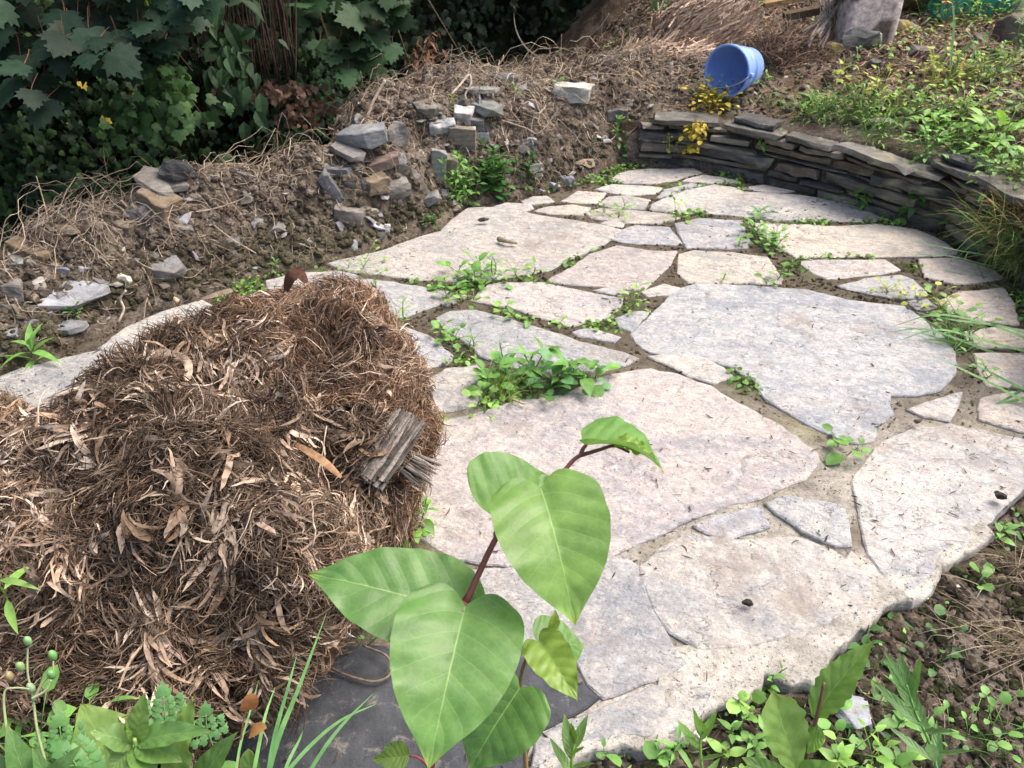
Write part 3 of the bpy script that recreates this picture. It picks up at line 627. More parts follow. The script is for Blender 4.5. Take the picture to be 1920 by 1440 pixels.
for i, (u, v, s_) in enumerate([(1025, 190, .05), (1062, 322, .06), (1040, 345, .055), (1130, 330, .05), (1075, 345, .045), (1010, 325, .05), (1160, 240, .06), (1110, 218, .05), (970, 283, .04), (1015, 355, .04), (460, 372, .06), (372, 385, .05), (225, 350, .05), (600, 450, .06), (560, 375, .05), (650, 392, .06), (700, 390, .05), (745, 372, .045), (430, 470, .05), (160, 500, .05), (90, 585, .045), (350, 555, .04), (205, 580, .03), (480, 500, .04), (1180, 190, .07), (720, 222, .06), (1030, 298, .04), (1245, 330, .03), (60, 600, .05), (20, 620, .06)]):
    rock('slate_chip', 'small grey slate chip lying loose in the bank soil', 'stone', u, v, (s_, s_*.75, s_*.35), (rnd.uniform(-20, 20), rnd.uniform(-20, 20), rnd.uniform(0, 180)), rnd.choice([(.24, .25, .27), (.30, .31, .34), (.20, .18, .16), (.28, .25, .21)]), 'slate', 50+i, lift=.006, group='loose slate chips on the earth bank', sub=1)
for i, (nm, lb, u, v, sz, ro, cl, kd) in enumerate([
 ('face_stone', 'grey stone in the bank face below the reddish brown stone', 740, 350, (.10, .07, .06), (10, -10, 20), (.20, .19, .175), 'block'),
 ('face_stone', 'flat slate jutting from the bank face left of the bushy plant', 800, 372, (.12, .07, .03), (8, -20, -10), (.17, .17, .175), 'slate'),
 ('face_stone', 'brown slab stone embedded between the two upright stones', 845, 322, (.05, .05, .13), (8, 10, 0), (.22, .185, .14), 'block'),
 ('face_stone', 'grey wedge of stone under the dark upright slate', 655, 400, (.10, .06, .05), (0, 14, 0), (.18, .165, .15), 'block'),
 ('face_stone', 'pale wedge in the bank right of the two bank plants', 1000, 312, (.07, .05, .04), (0, 0, 30), (.30, .29, .28), 'block'),
 ('face_stone', 'tan lump of stone near the foot of the far bank', 1095, 305, (.10, .06, .045), (0, 0, 10), (.30, .23, .155), 'boulder'),
 ('face_stone', 'grey angular stone by the foot of the far bank', 1060, 335, (.08, .05, .035), (0, 8, 0), (.20, .21, .24), 'slate'),
 ('face_stone', 'dark stone where the bank turns to the wall', 1155, 215, (.09, .06, .06), (0, 0, 0), (.13, .125, .125), 'block'),
 ('face_stone', 'slate tile standing on edge below the flat grey green slate', 890, 235, (.08, .025, .07), (14, 0, 0), (.17, .18, .185), 'block'),
 ('face_stone', 'brown split stone left of the squared brown block', 222, 420, (.12, .06, .05), (0, 10, -20), (.19, .155, .12), 'block'),
 ('face_stone', 'grey stone sunk in the soil under the brown block', 345, 430, (.11, .07, .05), (0, 6, 10), (.20, .19, .18), 'slate'),
 ('face_stone', 'slate piece sticking out of the soil at mid bank', 425, 455, (.10, .05, .03), (10, -10, 20), (.18, .17, .165), 'slate'),
 ('face_stone', 'thin grey slate low on the bank near the long pale slab', 560, 455, (.11, .05, .025), (10, 0, 0), (.21, .205, .20), 'slate')]):
    rock(nm, lb, 'stone', u, v, sz, ro, cl, kd, 400+i, .0, lift=.008)
# foreground right
rock('slate_shard', 'flat blue grey shard on the soil between the foreground weeds', 'stone', 1605, 1345, (.075, .06, .012), (6, 0, 30), (.30, .32, .37), 'slate', 90, lift=.012)
rock('slate_shard', 'narrow grey shard under the broken mortar edge', 'stone', 1522, 1278, (.07, .025, .012), (10, 0, -10), (.32, .34, .38), 'slate', 91, lift=.015)
rock('white_rubble', 'white crumb of mortar on the soil at the bottom of the patio', 'stone', 1320, 1388, (.05, .025, .02), (0, 0, -5), (.70, .66, .60), 'boulder', 92, lift=.012)
rock('pebble', 'pale pebble at the corner of the bottom mortar strip', 'stone', 1138, 1396, (.028, .024, .024), (0, 0, 0), (.50, .46, .42), 'boulder', 93, lift=.02)
rock('dark_droppings', 'dark crumb of dirt on the pale lower slab', 'dirt', 0, 0, (.022, .016, .012), (0, 0, 0), (.03, .027, .024), 'boulder', 94, pos=PZ(1402, 1130, .017))
rock('soil_lump', 'black lump of soil on the right hand slab edge', 'dirt', 0, 0, (.03, .022, .02), (0, 0, 0), (.03, .026, .022), 'boulder', 95, pos=PZ(1875, 930, .02))
rock('dirt_crumb', 'black twiggy crumb on the long pale slab', 'dirt', 0, 0, (.055, .02, .014), (0, 0, 5), (.03, .026, .025), 'boulder', 96, pos=PZ(905, 412, .02))
rock('snail_shell', 'small dark shell beside the cracked yellow mortar', 'shell', 0, 0, (.026, .016, .014), (0, 0, 20), (.07, .06, .06), 'boulder', 97, pos=PZ(1722, 790, .018))
# terrace rocks
rock('mossy_boulder', 'lichen grey boulder below the tree stump', 'boulder', 1610, 92, (.26, .18, .15), (0, 0, 10), (.16, .16, .15), 'boulder', 100, .12, lift=.03)
rock('grey_boulder', 'grey stone leaning on the foot of the tree stump', 'boulder', 1632, 48, (.15, .10, .11), (0, 0, 0), (.15, .15, .155), 'boulder', 101, lift=.02)
rock('mossy_boulder', 'boulder with a yellow mossy cap at the right edge', 'boulder', 1895, 78, (.20, .16, .15), (0, 0, 0), (.11, .10, .075), 'boulder', 102, .1, lift=.05, lc=(.22, .20, .05))
rock('terrace_stone', 'brown stone left of the mossy capped boulder', 'boulder', 1850, 72, (.18, .14, .09), (0, 0, 20), (.15, .125, .10), 'boulder', 103, lift=.0)
rock('small_boulder', 'stone with a yellow moss patch right of the stump', 'boulder', 1690, 55, (.14, .10, .08), (0, 0, 0), (.15, .145, .13), 'boulder', 104, .15, lift=.02, lc=(.24, .20, .05))
rock('lichen_stone', 'lichen covered stone left of the grey boulder', 'boulder', 1560, 105, (.09, .08, .11), (0, 0, 0), (.17, .14, .09), 'boulder', 105, .15, lift=.02, lc=(.30, .26, .08))
rock('brown_boulder', 'big brown boulder behind the stump and the crate', 'boulder', 1725, 22, (.32, .22, .30), (0, 0, 0), (.10, .085, .055), 'boulder', 106, .05, lift=.08, lc=(.16, .16, .05))
rock('pale_post', 'pale stone post at the upper right corner', 'stone post', 1908, 26, (.12, .11, .34), (0, 0, 10), (.40, .38, .34), 'block', 107, .1, lift=.08)
rock('pale_stone', 'pale rounded stone near the right edge of the terrace', 'stone', 1880, 130, (.12, .08, .05), (0, 0, 0), (.27, .28, .26), 'boulder', 108, lift=.0)
rock('flat_stone', 'pale flat stone set in the weeds behind the wall', 'stone', 1665, 230, (.20, .06, .02), (0, 0, 5), (.42, .38, .33), 'slate', 109, lift=.015)
rock('terrace_slate', 'dark slate on the terrace soil', 'stone', 1650, 120, (.12, .07, .03), (8, 5, -10), (.12, .115, .11), 'slate', 110, lift=.01)
rock('terrace_slate', 'second grey slate lying below the terrace boulders', 'stone', 1735, 95, (.15, .08, .03), (8, 5, -8), (.14, .13, .12), 'slate', 111, lift=.01)
# ================================================================== loose soil, chips, litter (nobody could count these)
def ico(sub, seed, flat=1., amp=.25):
    bm = bmesh.new(); bmesh.ops.create_icosphere(bm, subdivisions=sub, radius=.5)
    co = np.array([v.co[:] for v in bm.verts]); f = np.array([[v.index for v in q.verts] for q in bm.faces]); bm.free()
    co = co*(1+amp*fbm(co*3+seed*5, 2)[:, None]); co[:, 2] *= flat; return co, [f]
ico_t = [ico(2, k, .75, .45) for k in range(4)]; chip_t = [ico(1, k+9, .3, .6) for k in range(4)]
def scatter_ground(n, xlo, xhi, ylo, yhi, fw):
    x = RNG.uniform(xlo, xhi, n); y = RNG.uniform(ylo, yhi, n); z = zones(x, y); ins_ = inside(x, y, PATIO)
    keep = RNG.random(n) < fw(x, y, *z)*~ins_; x, y = x[keep], y[keep]; return np.c_[x, y, hgt(x, y)]
def clods(name, label, n, area, fw, smin, smax, cols, tpls, mat, jit=.5, ph=2.2):
    P_ = scatter_ground(n, *area, fw); N = len(P_); mb = MB(); s_ = smin+(smax-smin)*RNG.random(N)**ph
    X, Y, Z = frames(N, np.tile([0, 0, 1.], (N, 1)), jit); cc = np.array(cols)[RNG.integers(0, len(cols), N)]*RNG.uniform(.65, 1.35, (N, 1))
    if name == 'soil_clods': q_ = (1-sst(dist_pl(P_[:, 0], P_[:, 1], pB), .04, .16))[:, None]*.75; cc = cc*(1-q_)+np.array([.07, .072, .042])*q_
    for k in range(len(tpls)):
        m_ = np.arange(N) % len(tpls) == k
        inst(mb, tpls[k], P_[m_], X[m_], Y[m_], Z[m_], s_[m_], cc[m_])
    o = mb.build(name, mat, smooth=False); return tag(o, label, 'soil', kind='stuff')
fb = lambda x, y, dB, dW, dF, wB, wW, wF: wB*(dB < .75)*(dB > .015)
ff = lambda x, y, dB, dW, dF, wB, wW, wF: wF*(dF < 1.1)*(dF > .01)
fw_ = lambda x, y, dB, dW, dF, wB, wW, wF: wW*(dW > .14)
sc_ = [(.165, .143, .122), (.115, .098, .082), (.225, .202, .176), (.19, .168, .142)]
clods('soil_clods', 'crumbly brown soil clods covering the bank', 90000, (-2.4, 1.2, 1.3, 4.6), fb, .006, .038, sc_, ico_t, m_soil)
clods('front_soil_clods', 'crumbly soil clods between the foreground weeds', 42000, (-1.2, 2.2, .35, 1.9), ff, .005, .03, [(.105, .088, .07), (.075, .065, .05), (.16, .14, .115), (.06, .07, .035)], ico_t, m_soil)
clods('terrace_soil_clods', 'soil clods and crumbs on the terrace', 26000, (-.4, 3.2, 1.8, 5.2), fw_, .006, .034, sc_+[(.09, .07, .05)], ico_t, m_soil)
clods('slate_gravel', 'grey slate gravel mixed in the bank soil', 6000, (-2.4, 1.2, 1.3, 4.6), fb, .007, .055, [(.24, .24, .25), (.32, .32, .34), (.20, .17, .14), (.30, .28, .25), (.16, .15, .15)], chip_t, m_slate)
clods('front_gravel', 'small stone chips in the foreground soil', 900, (-.5, 2.2, .35, 1.9), ff, .005, .022, [(.30, .30, .31), (.38, .33, .27), (.24, .18, .13)], chip_t, m_slate)
clods('terrace_gravel', 'pale chips among the terrace litter', 1500, (-.4, 3.2, 1.8, 5.2), fw_, .006, .03, [(.34, .32, .28), (.25, .22, .19), (.45, .40, .33)], chip_t, m_slate)

# dead roots, stalks and twigs draped over soil
def drape(name, label, n, area, fw, Lr, wr, cols, lift=.008, S=9, curl=.35, tube=True, dirb=None, mat=None, arch=.0):
    P_ = scatter_ground(n, *area, fw); N = len(P_); a = RNG.uniform(0, 2*math.pi, N)
    D = np.c_[np.cos(a), np.sin(a), np.zeros(N)]
    if dirb is not None: D = norm(D+np.array(dirb))
    L = RNG.uniform(*Lr, N)*RNG.uniform(.5, 1, N); pth = walk(P_, D, L, S, curl); hz = hgt(pth[..., 0], pth[..., 1])
    t = np.linspace(0, 1, S)[None]; ar = (RNG.random(N)**2*arch)[:, None]*np.sin(t*math.pi*RNG.uniform(.5, 1, (N, 1)))*L[:, None]
    z = np.maximum(hz, hgt(pth[..., 0].mean(1), pth[..., 1].mean(1))[:, None]-.03)+RNG.uniform(.1, 1, (N, 1))*lift+ar
    pth[..., 2] = z+np.cumsum(RNG.normal(size=(N, S)), 1)*L[:, None]*.02
    cc = np.array(cols)[RNG.integers(0, len(cols), N)]*RNG.uniform(.6, 1.3, (N, 1)); rr = RNG.uniform(*wr, N)[:, None]*np.linspace(1, .35, S)[None]
    mb = MB(); (tubes(mb, pth, rr, cc, 3) if tube else ribbons(mb, pth, rr*2.2, cc))
    return tag(mb.build(name, mat or m_twig), label, 'twigs', kind='stuff')
tw = [(.42, .34, .26), (.33, .26, .19), (.22, .17, .125), (.50, .43, .34), (.16, .12, .09)]
fbr = lambda x, y, dB, dW, dF, wB, wW, wF: wB*(dB < .75)*(dB > .015)*(.25+.75*sst(n2(x, y, 4, 2, 35), -.2, .3))
drape('dead_roots', 'tangle of dry roots and stalks over the earth bank', 22000, (-2.4, 1.3, 1.3, 4.6), fbr, (.03, .26), (.0006, .0022), tw, .012, arch=.25)
fcr = lambda x, y, dB, dW, dF, wB, wW, wF: wB*(dB < .7)*(dB > .2)*(.25+.75*(n2(x, y, 3, 2, 33) > 0))
drape('crest_stalks', 'pale dry stalks arching along the bank crest', 15000, (-2.0, 1.4, 1.9, 4.6), fcr, (.08, .42), (.0007, .002), tw[:4], .02, arch=.5, dirb=(.6, .5, 0))
ftr = lambda x, y, dB, dW, dF, wB, wW, wF: wW*(dW > .1)*(n2(x, y, 2, 2, 44) > -.45)
drape('terrace_litter', 'dry brown stalks and leaf litter on the terrace', 26000, (-.4, 3.2, 1.9, 5.2), ftr, (.02, .16), (.0008, .003), [(.30, .19, .12), (.40, .28, .17), (.22, .14, .09), (.48, .38, .26), (.13, .09, .06)], .012, tube=False, arch=.25)
drape('front_roots', 'wiry dry roots on the foreground soil', 3500, (-.6, 2.2, .35, 1.9), ff, (.02, .14), (.0004, .0012), [(.26, .22, .17), (.18, .15, .12), (.34, .29, .23)], .012, arch=.25)
# crumbs on the paving
x = RNG.uniform(-1.6, 1.75, 24000); y = RNG.uniform(.6, 3.3, 24000); k_ = inside(x, y, PATIO) & (RNG.random(24000) < .05+1.0*np.clip(n2(x, y, 3.3, 4, 60)+.0, 0, 1)**1.7+.3*(x > .55)*(y < 1.5))
x, y = x[k_], y[k_]; N = len(x); a = RNG.normal(.2, .9, N); L = .0015+.024*RNG.random(N)**4.5
pth = walk(np.c_[x, y, np.full(N, .0045)], np.c_[np.cos(a), np.sin(a), np.zeros(N)], L, 4, .35); pth[..., 2] = .0045+.002*RNG.random((N, 1))
mb = MB(); tubes(mb, pth, (RNG.uniform(.0006, .0017, (N, 1))*np.array([[.6, 1, 1, .5]])), np.array([(.11, .07, .05), (.055, .042, .035), (.16, .10, .07), (.08, .055, .045)])[RNG.integers(0, 4, N)], 4)
tag(mb.build('patio_litter', m_twig), 'tiny dark crumbs and twigs scattered on the slabs', 'litter', kind='stuff')
# crumbs of soil collecting in the joints
x = RNG.uniform(-1.6, 1.75, 60000); y = RNG.uniform(.6, 3.3, 60000); k_ = inside(x, y, PATIO)
for pg in slab_polys: k_ &= ~inside(x, y, pg)
k_ &= RNG.random(60000) < .55+.45*sst(y, 1.3, 2); x, y = x[k_], y[k_]; N = len(x)
X, Y, Z = frames(N, np.tile([0, 0, 1.], (N, 1)), .5); mb = MB()
inst(mb, ico(1, 5, .6, .4), np.c_[x, y, np.full(N, -.002)], X, Y, Z, (.002+.012*RNG.random(N)**3)*(.45+.55*sst(y, 1.3, 1.9)), np.array([(.13, .105, .08), (.09, .075, .06), (.19, .16, .13), (.10, .105, .055), (.16, .12, .085)])[RNG.integers(0, 5, N)]*(1+.9*(1-sst(y, 1.3, 1.9)))[:, None])
tag(mb.build('joint_soil', m_soil, smooth=False), 'dark soil crumbs filling the joints of the paving', 'soil', kind='stuff')
# ================================================================== THE MATTED ROOT CLUMP
ELL = [(580,728,1.62,.185,.19,.18), (735,775,1.62,.075,.09,.12), (310,965,1.29,.20,.22,.17), (60,1045,1.22,.21,.22,.17), (400,1075,1.17,.17,.16,.17), (640,850,1.46,.15,.14,.16), (615,960,1.36,.10,.12,.15),
       (90,1190,1.12,.24,.18,.16), (262,880,1.38,.12,.14,.10), (-150,1070,1.19,.24,.28,.18), (515,1010,1.25,.115,.12,.15), (470,670,1.60,.09,.11,.11), (500,800,1.5,.18,.2,.19)]
EC = np.array([PD(u, v, d) for u, v, d, *_ in ELL]); ER = np.array([[a, b, c] for *_, a, b, c in ELL])
def fld(P):
    q = np.linalg.norm((P[..., None, :]-EC)/ER, axis=-1)-1; d = q*ER.min(1); k = .035
    f = -k*np.log(np.exp(-np.clip(d, -.3, 3)/k).sum(-1))
    return f+.052*vnoise(P*6.5)+.036*vnoise(P*13+5)+.008*vnoise(P*30)
def fgrad(P, e=.006):
    f = fld(P); g_ = np.stack([fld(P+np.eye(3)[i]*e)-f for i in range(3)], -1)/e; m_ = np.linalg.norm(g_, axis=-1); return f/np.clip(m_, .35, 3), g_/np.maximum(m_, 1e-6)[..., None]
rcx, rcy = float(EC[:, 0].mean()), float(EC[:, 1].mean())
clump = empty('root_clump', (rcx, rcy, 0)); tag(clump, 'huge dry brown clump of matted dead roots and leaves lying on the paving', 'root clump')
bm = bmesh.new()
for c, r_ in zip(EC, ER):
    ret = bmesh.ops.create_icosphere(bm, subdivisions=3, radius=1.0)
    for v in ret['verts']: v.co = Vector(c+np.array(v.co)*r_*.97)
me = bpy.data.meshes.new('t'); bm.to_mesh(me); bm.free(); to = bpy.data.objects.new('t', me); C.objects.link(to)
md = to.modifiers.new('r', 'REMESH'); md.mode = 'VOXEL'; md.voxel_size = .013
dg = bpy.context.evaluated_depsgraph_get(); ev = to.evaluated_get(dg).to_mesh()
V = np.array([v.co[:] for v in ev.vertices]); Fq = [list(p.vertices) for p in ev.polygons]; F4 = np.array([f for f in Fq if len(f) == 4]); bpy.data.objects.remove(to)
f0, g0 = fgrad(V)
for _ in range(14): V = V-g0*np.clip(f0[:, None]+.008, -.02, .02)*.8; f0, g0 = fgrad(V)
V[:, 2] = np.maximum(V[:, 2], -.02)
V = V+g0*(.003*fbm(V*45, 2)[:, None]-.006)
mb = MB(); mb.add(V, F4, np.array([.034, .026, .020])*(1+.3*fbm(V*20, 2)[:, None])); build_at(mb, 'matted_core', m_core, clump)  # core coloured near black to paint shade into the gaps between strands
def area_pts(n, seed):
    rg = np.random.default_rng(seed); a, b, c, d = V[F4[:, 0]], V[F4[:, 1]], V[F4[:, 2]], V[F4[:, 3]]; fn_ = np.cross(c-a, d-b); ar = np.linalg.norm(fn_, axis=1)
    i = rg.choice(len(F4), n, p=ar/ar.sum()); s, t = rg.random((n, 1)), rg.random((n, 1)); P = (a[i]*(1-s)+b[i]*s)*(1-t)+(d[i]*(1-s)+c[i]*s)*t
    nn_ = norm(fn_[i]); return P, nn_*np.sign((nn_*(P-V.mean(0))).sum())
VIS = area_pts(70000, 4)[0]
def tufts(nt_, per, L, wd, cols, spread, lift, curl, rib, name, region=None, grav=.0, S=7, dens=None, seed=1, bend=1.0):
    rg = np.random.default_rng(seed)
    ids = rg.choice(len(VIS), nt_*3); Pc = VIS[ids]
    front = Pc[:, 1] < (rcy+.65)
    keep = front & (Pc[:, 2] > .0)
    if region is not None: keep &= region(Pc)
    Pc = Pc[keep][:nt_]; K = len(Pc); f, n = fgrad(Pc)
    fl = np.stack([vnoise(Pc*5+k*11.3) for k in range(3)], -1)+.8*rg.normal(size=(K, 3))*.6+np.array([0, 0, -grav])
    fl = norm(fl-(fl*n).sum(-1, keepdims=True)*n)
    cu = norm(np.cross(n, fl))*rg.normal(size=(K, 1))*curl                     # shared curl of a tuft
    cc = np.array(cols)[rg.integers(0, len(cols), K)]*(1+.35*vnoise(Pc*7)[:, None])
    i = np.repeat(np.arange(K), per); N = len(i)
    t1 = fl[i]; n1 = n[i]; s1 = np.cross(n1, t1)
    P = Pc[i]+s1*rg.normal(size=(N, 1))*spread+t1*rg.normal(size=(N, 1))*spread*1.6
    D = norm(t1+rg.normal(size=(N, 3))*.28+n1*rg.uniform(-.1, lift*8, (N, 1)))
    Ls = L*rg.uniform(.45, 1.25, N)*(1-.0*i); h = rg.uniform(.002, .006+lift, N); path = [P-n1*.004]
    kk = cu[i]*rg.uniform(.4, 1.4, (N, 1))
    for s in range(S-1):
        Pn = path[-1]+D*(Ls/(S-1))[:, None]; ff, gg = fgrad(Pn)
        tgt = h*(.4+.9*(s+1)/(S-1)); err = np.clip(tgt-ff, -.012, .02); Pn = Pn+gg*(err*.7)[:, None]
        Pn[:, 2] = np.maximum(Pn[:, 2], .012)
        path.append(Pn); D = norm(D+(kk+rg.normal(size=(N, 3))*.22*bend)*(7/S)+np.array([0, 0, -.10*grav-.02]))
    pth = np.stack(path, 1)
    col_ = cc[i]*rg.uniform(.55, 1.4, (N, 1)); tt = np.linspace(0, 1, S)
    mb = MB()
    if rib:
        w_ = (wd*rg.uniform(.4, 1.5, N))[:, None]*(np.sin(np.clip(tt*.92+.08, 0, 1)*math.pi)**.6)[None]
        nn_ = norm(n1+rg.normal(size=(N, 3))*.6)[:, None]; ribbons(mb, pth, w_, col_, ref=nn_)
    else:
        w_ = (wd*rg.uniform(.5, 1.5, N))[:, None]*np.linspace(1, .4, S)[None]; tubes(mb, pth, w_, col_, 3)
    o = build_at(mb, name, m_fibre, clump); o['kind'] = 'stuff'; return o
upper = lambda P: (np.linalg.norm((P-EC[0])/ER[0], axis=1) < 1.25) | (np.linalg.norm((P-EC[1])/ER[1], axis=1) < 1.3) | (np.linalg.norm((P-EC[5])/ER[5], axis=1) < 1.15) | (np.linalg.norm((P-EC[11])/ER[11], axis=1) < 1.2)
lower = lambda P: ~upper(P)
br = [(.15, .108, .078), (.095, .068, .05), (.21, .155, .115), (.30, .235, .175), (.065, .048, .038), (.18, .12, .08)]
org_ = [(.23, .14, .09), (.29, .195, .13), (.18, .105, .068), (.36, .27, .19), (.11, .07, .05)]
tan_ = [(.40, .32, .25), (.31, .235, .175), (.48, .40, .33), (.24, .17, .12), (.33, .225, .145)]
tufts(3600, 9, .055, .0008, org_, .006, .008, .30, False, 'fine_root', upper, seed=2)
tufts(900, 7, .07, .0013, tan_+org_, .008, .014, .25, False, 'coarse_root', upper, seed=3)
tufts(450, 3, .05, .005, tan_, .008, .010, .22, True, 'leaf_strip', upper, seed=4)
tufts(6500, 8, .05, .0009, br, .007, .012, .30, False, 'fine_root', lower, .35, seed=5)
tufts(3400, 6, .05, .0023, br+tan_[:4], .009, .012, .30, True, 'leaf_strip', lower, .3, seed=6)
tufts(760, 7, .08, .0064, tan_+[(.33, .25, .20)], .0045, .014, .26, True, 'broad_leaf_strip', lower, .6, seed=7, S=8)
tufts(2200, 7, .10, .0010, [(.10, .075, .055), (.065, .05, .038), (.14, .10, .075)], .010, .010, .18, False, 'hanging_root', lambda P: (P[:, 2] < .22) & lower(P), 1.2, S=9, seed=8)  # darker colours paint in the shade under the clump, plus soil staining
tufts(260, 1, .11, .0016, tan_[:3], .010, .03, .22, False, 'loose_stalk', None, .1, S=10, seed=9)
rg = np.random.default_rng(99); P, nn_ = area_pts(75000, 5); P = P+nn_*.004; kz = (P[:, 1] < rcy+.65) & (P[:, 2] > .01); P, nn_ = P[kz], nn_[kz]; N = len(P)
tg = np.stack([vnoise(P*9+k*7.7) for k in range(3)], -1)+rg.normal(size=(N, 3))*.45; tg = norm(tg-(tg*nn_).sum(-1, keepdims=True)*nn_); Ls = rg.uniform(.015, .06, N)[:, None]; t_ = np.linspace(-.5, .5, 5); sd_ = np.cross(nn_, tg); bd = rg.normal(size=(N, 1))*.35
pth = np.stack([P+tg*Ls*q+nn_*(.0025+.004*(1-4*q*q))+sd_*bd*Ls*(4*q*q-1)*.5 for q in t_], 1); mb = MB(); ribbons(mb, pth, (rg.uniform(.0012, .0036, N))[:, None]*np.array([[.4, 1, 1, .9, .3]]), np.array(br)[rg.integers(0, len(br), N)]*rg.uniform(.35, .8, (N, 1)), ref=norm(nn_+rg.normal(size=(N, 3))*.4)[:, None]); o = build_at(mb, 'under_layer', m_fibre, clump); o['kind'] = 'stuff'  # strand colours darkened to paint the shade below the outer strands
# the broken piece of weathered wood that sticks out on the right
def splinter_bundle(name, parent, A, B, rad, n, cols, seed, spread=.10):
    rg = np.random.default_rng(seed); A, B = np.array(A), np.array(B); ax = norm(B-A); L = np.linalg.norm(B-A)
    u = norm(np.cross(ax, [0, 0, 1.])); v = np.cross(ax, u); a = rg.uniform(0, 2*math.pi, n); q = np.sqrt(rg.random(n))*rad
    off = u*(np.cos(a)*q)[:, None]+v*(np.sin(a)*q*.6)[:, None]; s0 = rg.uniform(-.05, .1, n)*L; s1 = L*(1-rg.random(n)**2*.3)
    t = np.linspace(0, 1, 6)[None, :, None]; P0 = A+off+ax*s0[:, None]; P1 = A+off*(1+spread)+ax*s1[:, None]
    pth = P0[:, None]*(1-t)+P1[:, None]*t+rg.normal(size=(n, 6, 3))*.0007
    mb = MB(); tubes(mb, pth, (rad*rg.uniform(.05, .15, n))[:, None]*np.array([[1, 1.1, 1, 1, .8, .3]]), np.array(cols)[rg.integers(0, len(cols), n)]*rg.uniform(.7, 1.25, (n, 1)), 5)
    return build_at(mb, name, m_wood, parent, False)
gw = [(.19, .17, .15), (.14, .125, .11), (.25, .225, .20), (.09, .08, .07)]
splinter_bundle('broken_wood', clump, PD(690, 900, 1.27), PD(772, 778, 1.31), .031, 300, gw, 1)
splinter_bundle('wood_splinter', clump, PD(745, 855, 1.33), PD(815, 900, 1.34), .022, 34, gw+[(.42, .39, .35)], 2, .6)
def lump(name, parent, c, s, col, mat, seed):
    co, f = ico(3, seed, .9, .35); mb = MB(); mb.add(co*s+np.array(c), f, col); return build_at(mb, name, mat, parent)
lump('hollow_shade_lump', clump, PD(516, 930, 1.19), .05, (.03, .032, .037), m_core, 3)  # black body painted in for the shade of a hollow
def flake(name, parent, pts, wd, col, mat=None, S=14):
    p = bez(pts, S)[None]; tt = np.linspace(0, 1, S); mb = MB(); w_ = (wd*np.sin(np.clip(tt*.9+.06, 0, 1)*math.pi)**.5)[None]
    ribbons(mb, p, w_, np.array([col]), ref=np.array([[[.2, -.8, .6]]])); return build_at(mb, name, mat or m_fibre, parent) if parent else mb.build(name, mat or m_fibre)
flake('curled_leaf', clump, [PD(536, 545, 1.52), PD(545, 520, 1.5), PD(560, 512, 1.5), PD(575, 530, 1.48)], .022, (.10, .05, .035))
flake('curled_leaf', clump, [PD(250, 1035, 1.1), PD(280, 1050, 1.08), PD(300, 1080, 1.07), PD(293, 1110, 1.07)], .02, (.5, .40, .30))
flake('curled_leaf', clump, [PD(415, 915, 1.12), PD(412, 945, 1.10), PD(400, 985, 1.09), PD(398, 1005, 1.09)], .016, (.55, .46, .40))
flake('curled_leaf', clump, [PD(225, 690, 1.31), PD(290, 662, 1.33), PD(345, 672, 1.32), PD(352, 705, 1.3), PD(320, 735, 1.27)], .014, (.42, .34, .26))
flake('curled_leaf', clump, [PD(380, 560, 1.5), PD(420, 548, 1.5), PD(436, 545, 1.5)], .01, (.35, .28, .2))
flake('curled_leaf', clump, [PD(550, 830, 1.24), PD(600, 860, 1.2), PD(640, 895, 1.2)], .012, (.45, .28, .16))
flake('green_shoot', clump, [PD(153, 822, 1.2), PD(170, 815, 1.19), PD(186, 818, 1.2)], .014, (.12, .30, .08), m_leaf)
# ================================================================== LEAF TEMPLATES
def prof(kind, s):
    T = {'ovate': ([0, .05, .15, .3, .5, .7, .85, .95, 1], [.06, .35, .75, 1, .92, .66, .36, .13, 0]),
         'lance': ([0, .1, .25, .45, .7, .9, 1], [.08, .6, .92, 1, .72, .28, 0]),
         'round': ([0, .05, .2, .45, .7, .88, .97, 1], [.15, .55, .92, 1, .95, .68, .35, 0]),
         'spoon': ([0, .2, .4, .6, .78, .92, 1], [.10, .2, .55, .95, 1, .66, 0]),
         'heart': ([0, .05, .12, .22, .35, .5, .65, .78, .87, .93, .97, 1], [.74, .90, .985, 1, .985, .895, .73, .49, .27, .135, .055, 0]),
         'blade': ([0, .1, .5, .8, 1], [.7, .9, 1, .6, 0])}[kind]
    xs = np.linspace(0, 1, 101); y = np.interp(xs, *T)
    for _ in range(3): y[1:-1] = (y[:-2]+2*y[1:-1]+y[2:])/4
    return np.interp(s, xs, y)
def leaf_tpl(kind, wr=.5, nr=9, nc=5, fold=.25, droop=.25, tooth=0., ripple=0., seed=0):
    """Y along the midrib 0..1, X half width wr/2, Z up"""
    s = np.linspace(0, 1, nr)[:, None]; t = np.linspace(-1, 1, nc)[None]
    w_ = prof(kind, s)*wr/2; y = s+0*t
    if tooth: w_ = w_*(1+tooth*np.sin(s*55+seed)*1)
    x = w_*t
    if kind == 'heart': y = s-.115*np.sin(np.abs(t)**.9*math.pi*.86)*(1-s)**3
    z = fold*np.abs(x)-droop*s**2+ripple*np.sin(s*17+seed+2*np.sign(t))*np.abs(t)**2*.5+ripple*.4*np.sin(s*31+seed)*np.abs(t)
    sh_ = np.clip(1.0-.0*s, .9, 1)+0*t
    return np.stack([x, y, z+0*x], -1).reshape(-1, 3), [grid_faces(nr, nc)], sh_.reshape(-1), np.stack([t+0*s, s+0*t], -1).reshape(-1, 2)
def fan_tpl(pts, cup=.12):
    p = np.array(pts, float); n = len(p); P = np.c_[p, -cup*(p**2).sum(1)]; V = np.concatenate([[[0, .22, .02]], P]); f = np.stack([np.zeros(n, int), 1+np.arange(n), 1+(np.arange(n)+1) % n], -1)
    return V, [f], np.ones(n+1)
